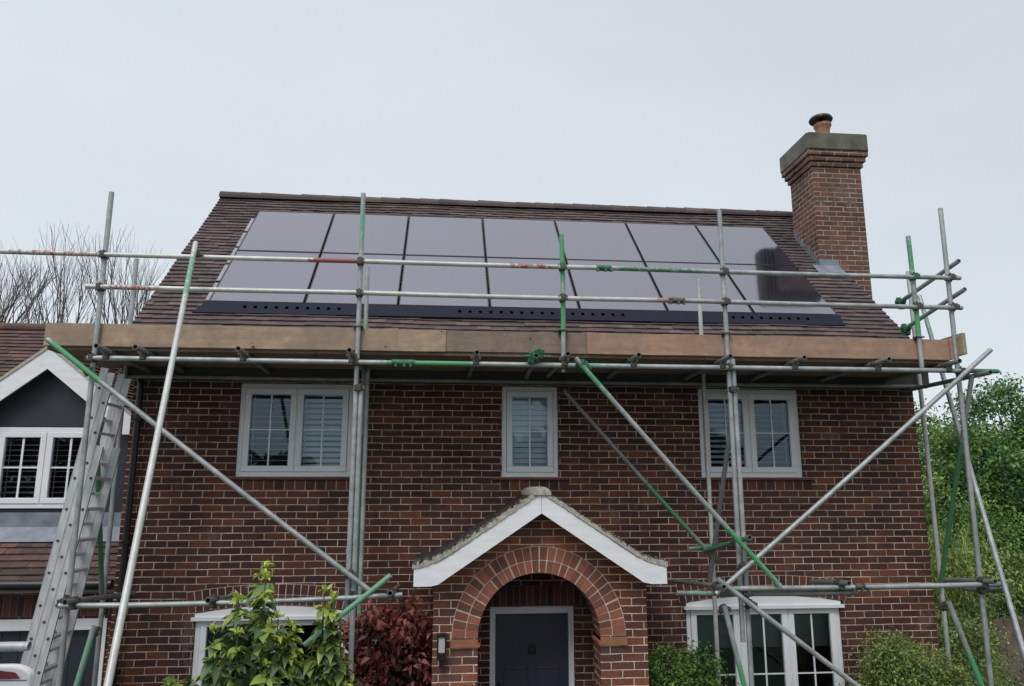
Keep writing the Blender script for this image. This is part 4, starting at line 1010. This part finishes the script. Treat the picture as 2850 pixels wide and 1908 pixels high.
# wooden fence
fe = thing('wooden_fence', (8.5, 2.7, 0), 'dark weathered vertical board fence at the lower right edge', 'fence')
b = MB(); xx = 6.9
while xx < 12: b.box(xx, xx+.118, 2.70+random.uniform(0, .015), 2.725, 0.05, 1.52+random.uniform(-.02, .02)); xx += .125
b.build('board_panel', fence_w, fe); b = MB(); b.box(6.9, 12, 2.726, 2.78, .4, .48); b.box(6.9, 12, 2.726, 2.78, 1.2, 1.28); b.build('rail', fence_w, fe)
for x_ in (6.85, 8.7, 10.5, 12.05):
    b = MB(); b.box(x_-.05, x_+.05, 2.74, 2.84, 0, 1.6); b.build('post', fence_w, fe)

# big leafed shrubs in front
def big_shrub(lab, cx, cy, top, wid, nst, seed, per=11, lean=0):
    r = np.random.default_rng(seed); t = thing('large_leaved_shrub', (cx, cy, 0), lab, 'shrub', 'leafy shrubs in front of the ground floor window')
    segs = []; P = []; D = []; S = []; K = []
    for i in range(nst):
        u = r.uniform(-1, 1)*(.35 if i < 3 else 1); v = r.uniform(-1, 1); h = top-.04*i if i < 3 else top-abs(u)**1.3*.42-r.uniform(.1, 1.0)
        tip = Vector((cx+u*wid+lean, cy+v*wid*.6, h)); p0 = Vector((cx+u*wid*.3, cy+v*wid*.2, 0)); m_ = p0.lerp(tip, .6)+Vector((u*.08, 0, .05))
        segs += [(p0, m_, .014, .010), (m_, tip, .010, .005)]
        for node in range(5):
            f = 1-node*.13; c0 = m_.lerp(tip, f) if f > 0 else m_
            k = per if node == 0 else int(per*.7)
            for j in range(k):
                a = r.uniform(0, 6.283); el = r.uniform(.1, 1.35) if node == 0 else r.uniform(-.5, .5)
                d = np.array([math.cos(a)*math.cos(el), math.sin(a)*math.cos(el), math.sin(el)])
                P.append(np.array(c0)+r.normal(size=3)*.012); D.append(d)
                L = r.uniform(.05, .115) if node == 0 else r.uniform(.08, .17); S.append((L, L*(r.uniform(.22, .38) if node == 0 else r.uniform(.38, .58))))
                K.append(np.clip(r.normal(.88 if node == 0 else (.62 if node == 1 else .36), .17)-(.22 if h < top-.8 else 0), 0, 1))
    D = np.array(D); up = np.tile([0, 0, 1.], (len(D), 1))+r.normal(size=D.shape)*.35
    # curved leaves: two joined halves
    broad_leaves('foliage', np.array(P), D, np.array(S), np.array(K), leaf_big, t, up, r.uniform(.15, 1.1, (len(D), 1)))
    limbs(segs, 'stem', bark_g, t); return t
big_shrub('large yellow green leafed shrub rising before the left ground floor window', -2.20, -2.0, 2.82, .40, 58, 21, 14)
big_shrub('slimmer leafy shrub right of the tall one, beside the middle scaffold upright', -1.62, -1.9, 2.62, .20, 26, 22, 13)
crown('leafy_sprig', 'small yellow leafed sprig low against the wall at the left', 'shrub', (-2.74, -2.0, 1.86), (.10, .1, .09), 14, 9, .10, leaf_big, False, cl=.035, seed=23)
t = crown('red_leaved_shrub', 'dark red leaved shrub against the wall left of the porch', 'shrub', (-1.17, -.60, 1.65), (.42, .30, .75), 170, 34, .075, leaf_red, False, cl=.055, seed=24, tips=.7)

# bare trees beyond the wing roof
def bare_tree(lab, x, y, top, seed, spread):
    r = random.Random(seed); t = thing('bare_tree', (x, y, 0), lab, 'tree', 'bare trees behind the wing roof')
    b = MB()
    def grow(p, d, L, rad, depth):
        k = 4; 
        for i in range(k):
            d = (d+Vector((r.uniform(-.16, .16), r.uniform(-.16, .16), r.uniform(-.02, .12)))).normalized(); q = p+d*L/k
            if q.z > top+.3: return
            b.tube(p, q, rad*(1-i*.12), 4, False, r2=rad*(1-(i+1)*.12)); p = q
            if depth < 3 and r.random() < .5:
                nd = (d+Vector((r.uniform(-.42, .42), r.uniform(-.42, .42), r.uniform(.1, .4)))).normalized(); grow(p, nd, L*r.uniform(.55, .85), rad*.58, depth+1)
        if depth < 4: grow(p, d, L*.7, rad*.6, depth+1)
    tr = MB(); tr.tube((x, y, 0), (x, y, 5.6), .22, 10, False, r2=.17); tr.build('trunk', bark, t)
    for i in range(9):
        a = r.uniform(0, 6.283); e_ = r.uniform(.15, 1)*spread
        grow(Vector((x+math.cos(a)*.1, y+math.sin(a)*.1, 5.3+r.uniform(0, .4))), Vector((math.cos(a)*e_, math.sin(a)*e_*.6, 1)).normalized(), r.uniform(1.0, 1.5), .023, 0)
    b.build('crown', bark_l, t)
bare_tree('bare twiggy tree at the far left edge above the wing roof', -10.4, 8, 8.2, 1, .55)
bare_tree('bare twiggy tree between the left edge and the left scaffold upright', -9.0, 8, 8.75, 2, .55)
bare_tree('bare twiggy tree just right of the left scaffold upright, beside the main roof', -7.5, 8, 8.75, 5, .5)
def added_wood():  # unseen tree row added behind the camera so the panes reflect something dark
    n = 26000; r = np.random.default_rng(77); xx = r.uniform(-60, 60, n); top = 5.6+1.6*np.sin(xx*.21)+1.2*np.sin(xx*.53+1)+.8*np.sin(xx*1.3)
    P = np.stack([xx, -34+r.normal(size=n)*1.2, r.uniform(0, 1, n)**.8*top], 1); D = r.normal(size=(n, 3)); L = r.uniform(.5, .9, (n, 1))
    o = leaf_mesh('added_woodland', P, D, np.hstack([L, L*.8]), r.uniform(0, .7, n), leaf_dark); tag(o, 'unseen dark row of trees added behind the viewer to darken window reflections', 'added_woodland', None, 'stuff')
added_wood()
for m in bpy.data.materials: m.use_backface_culling = False
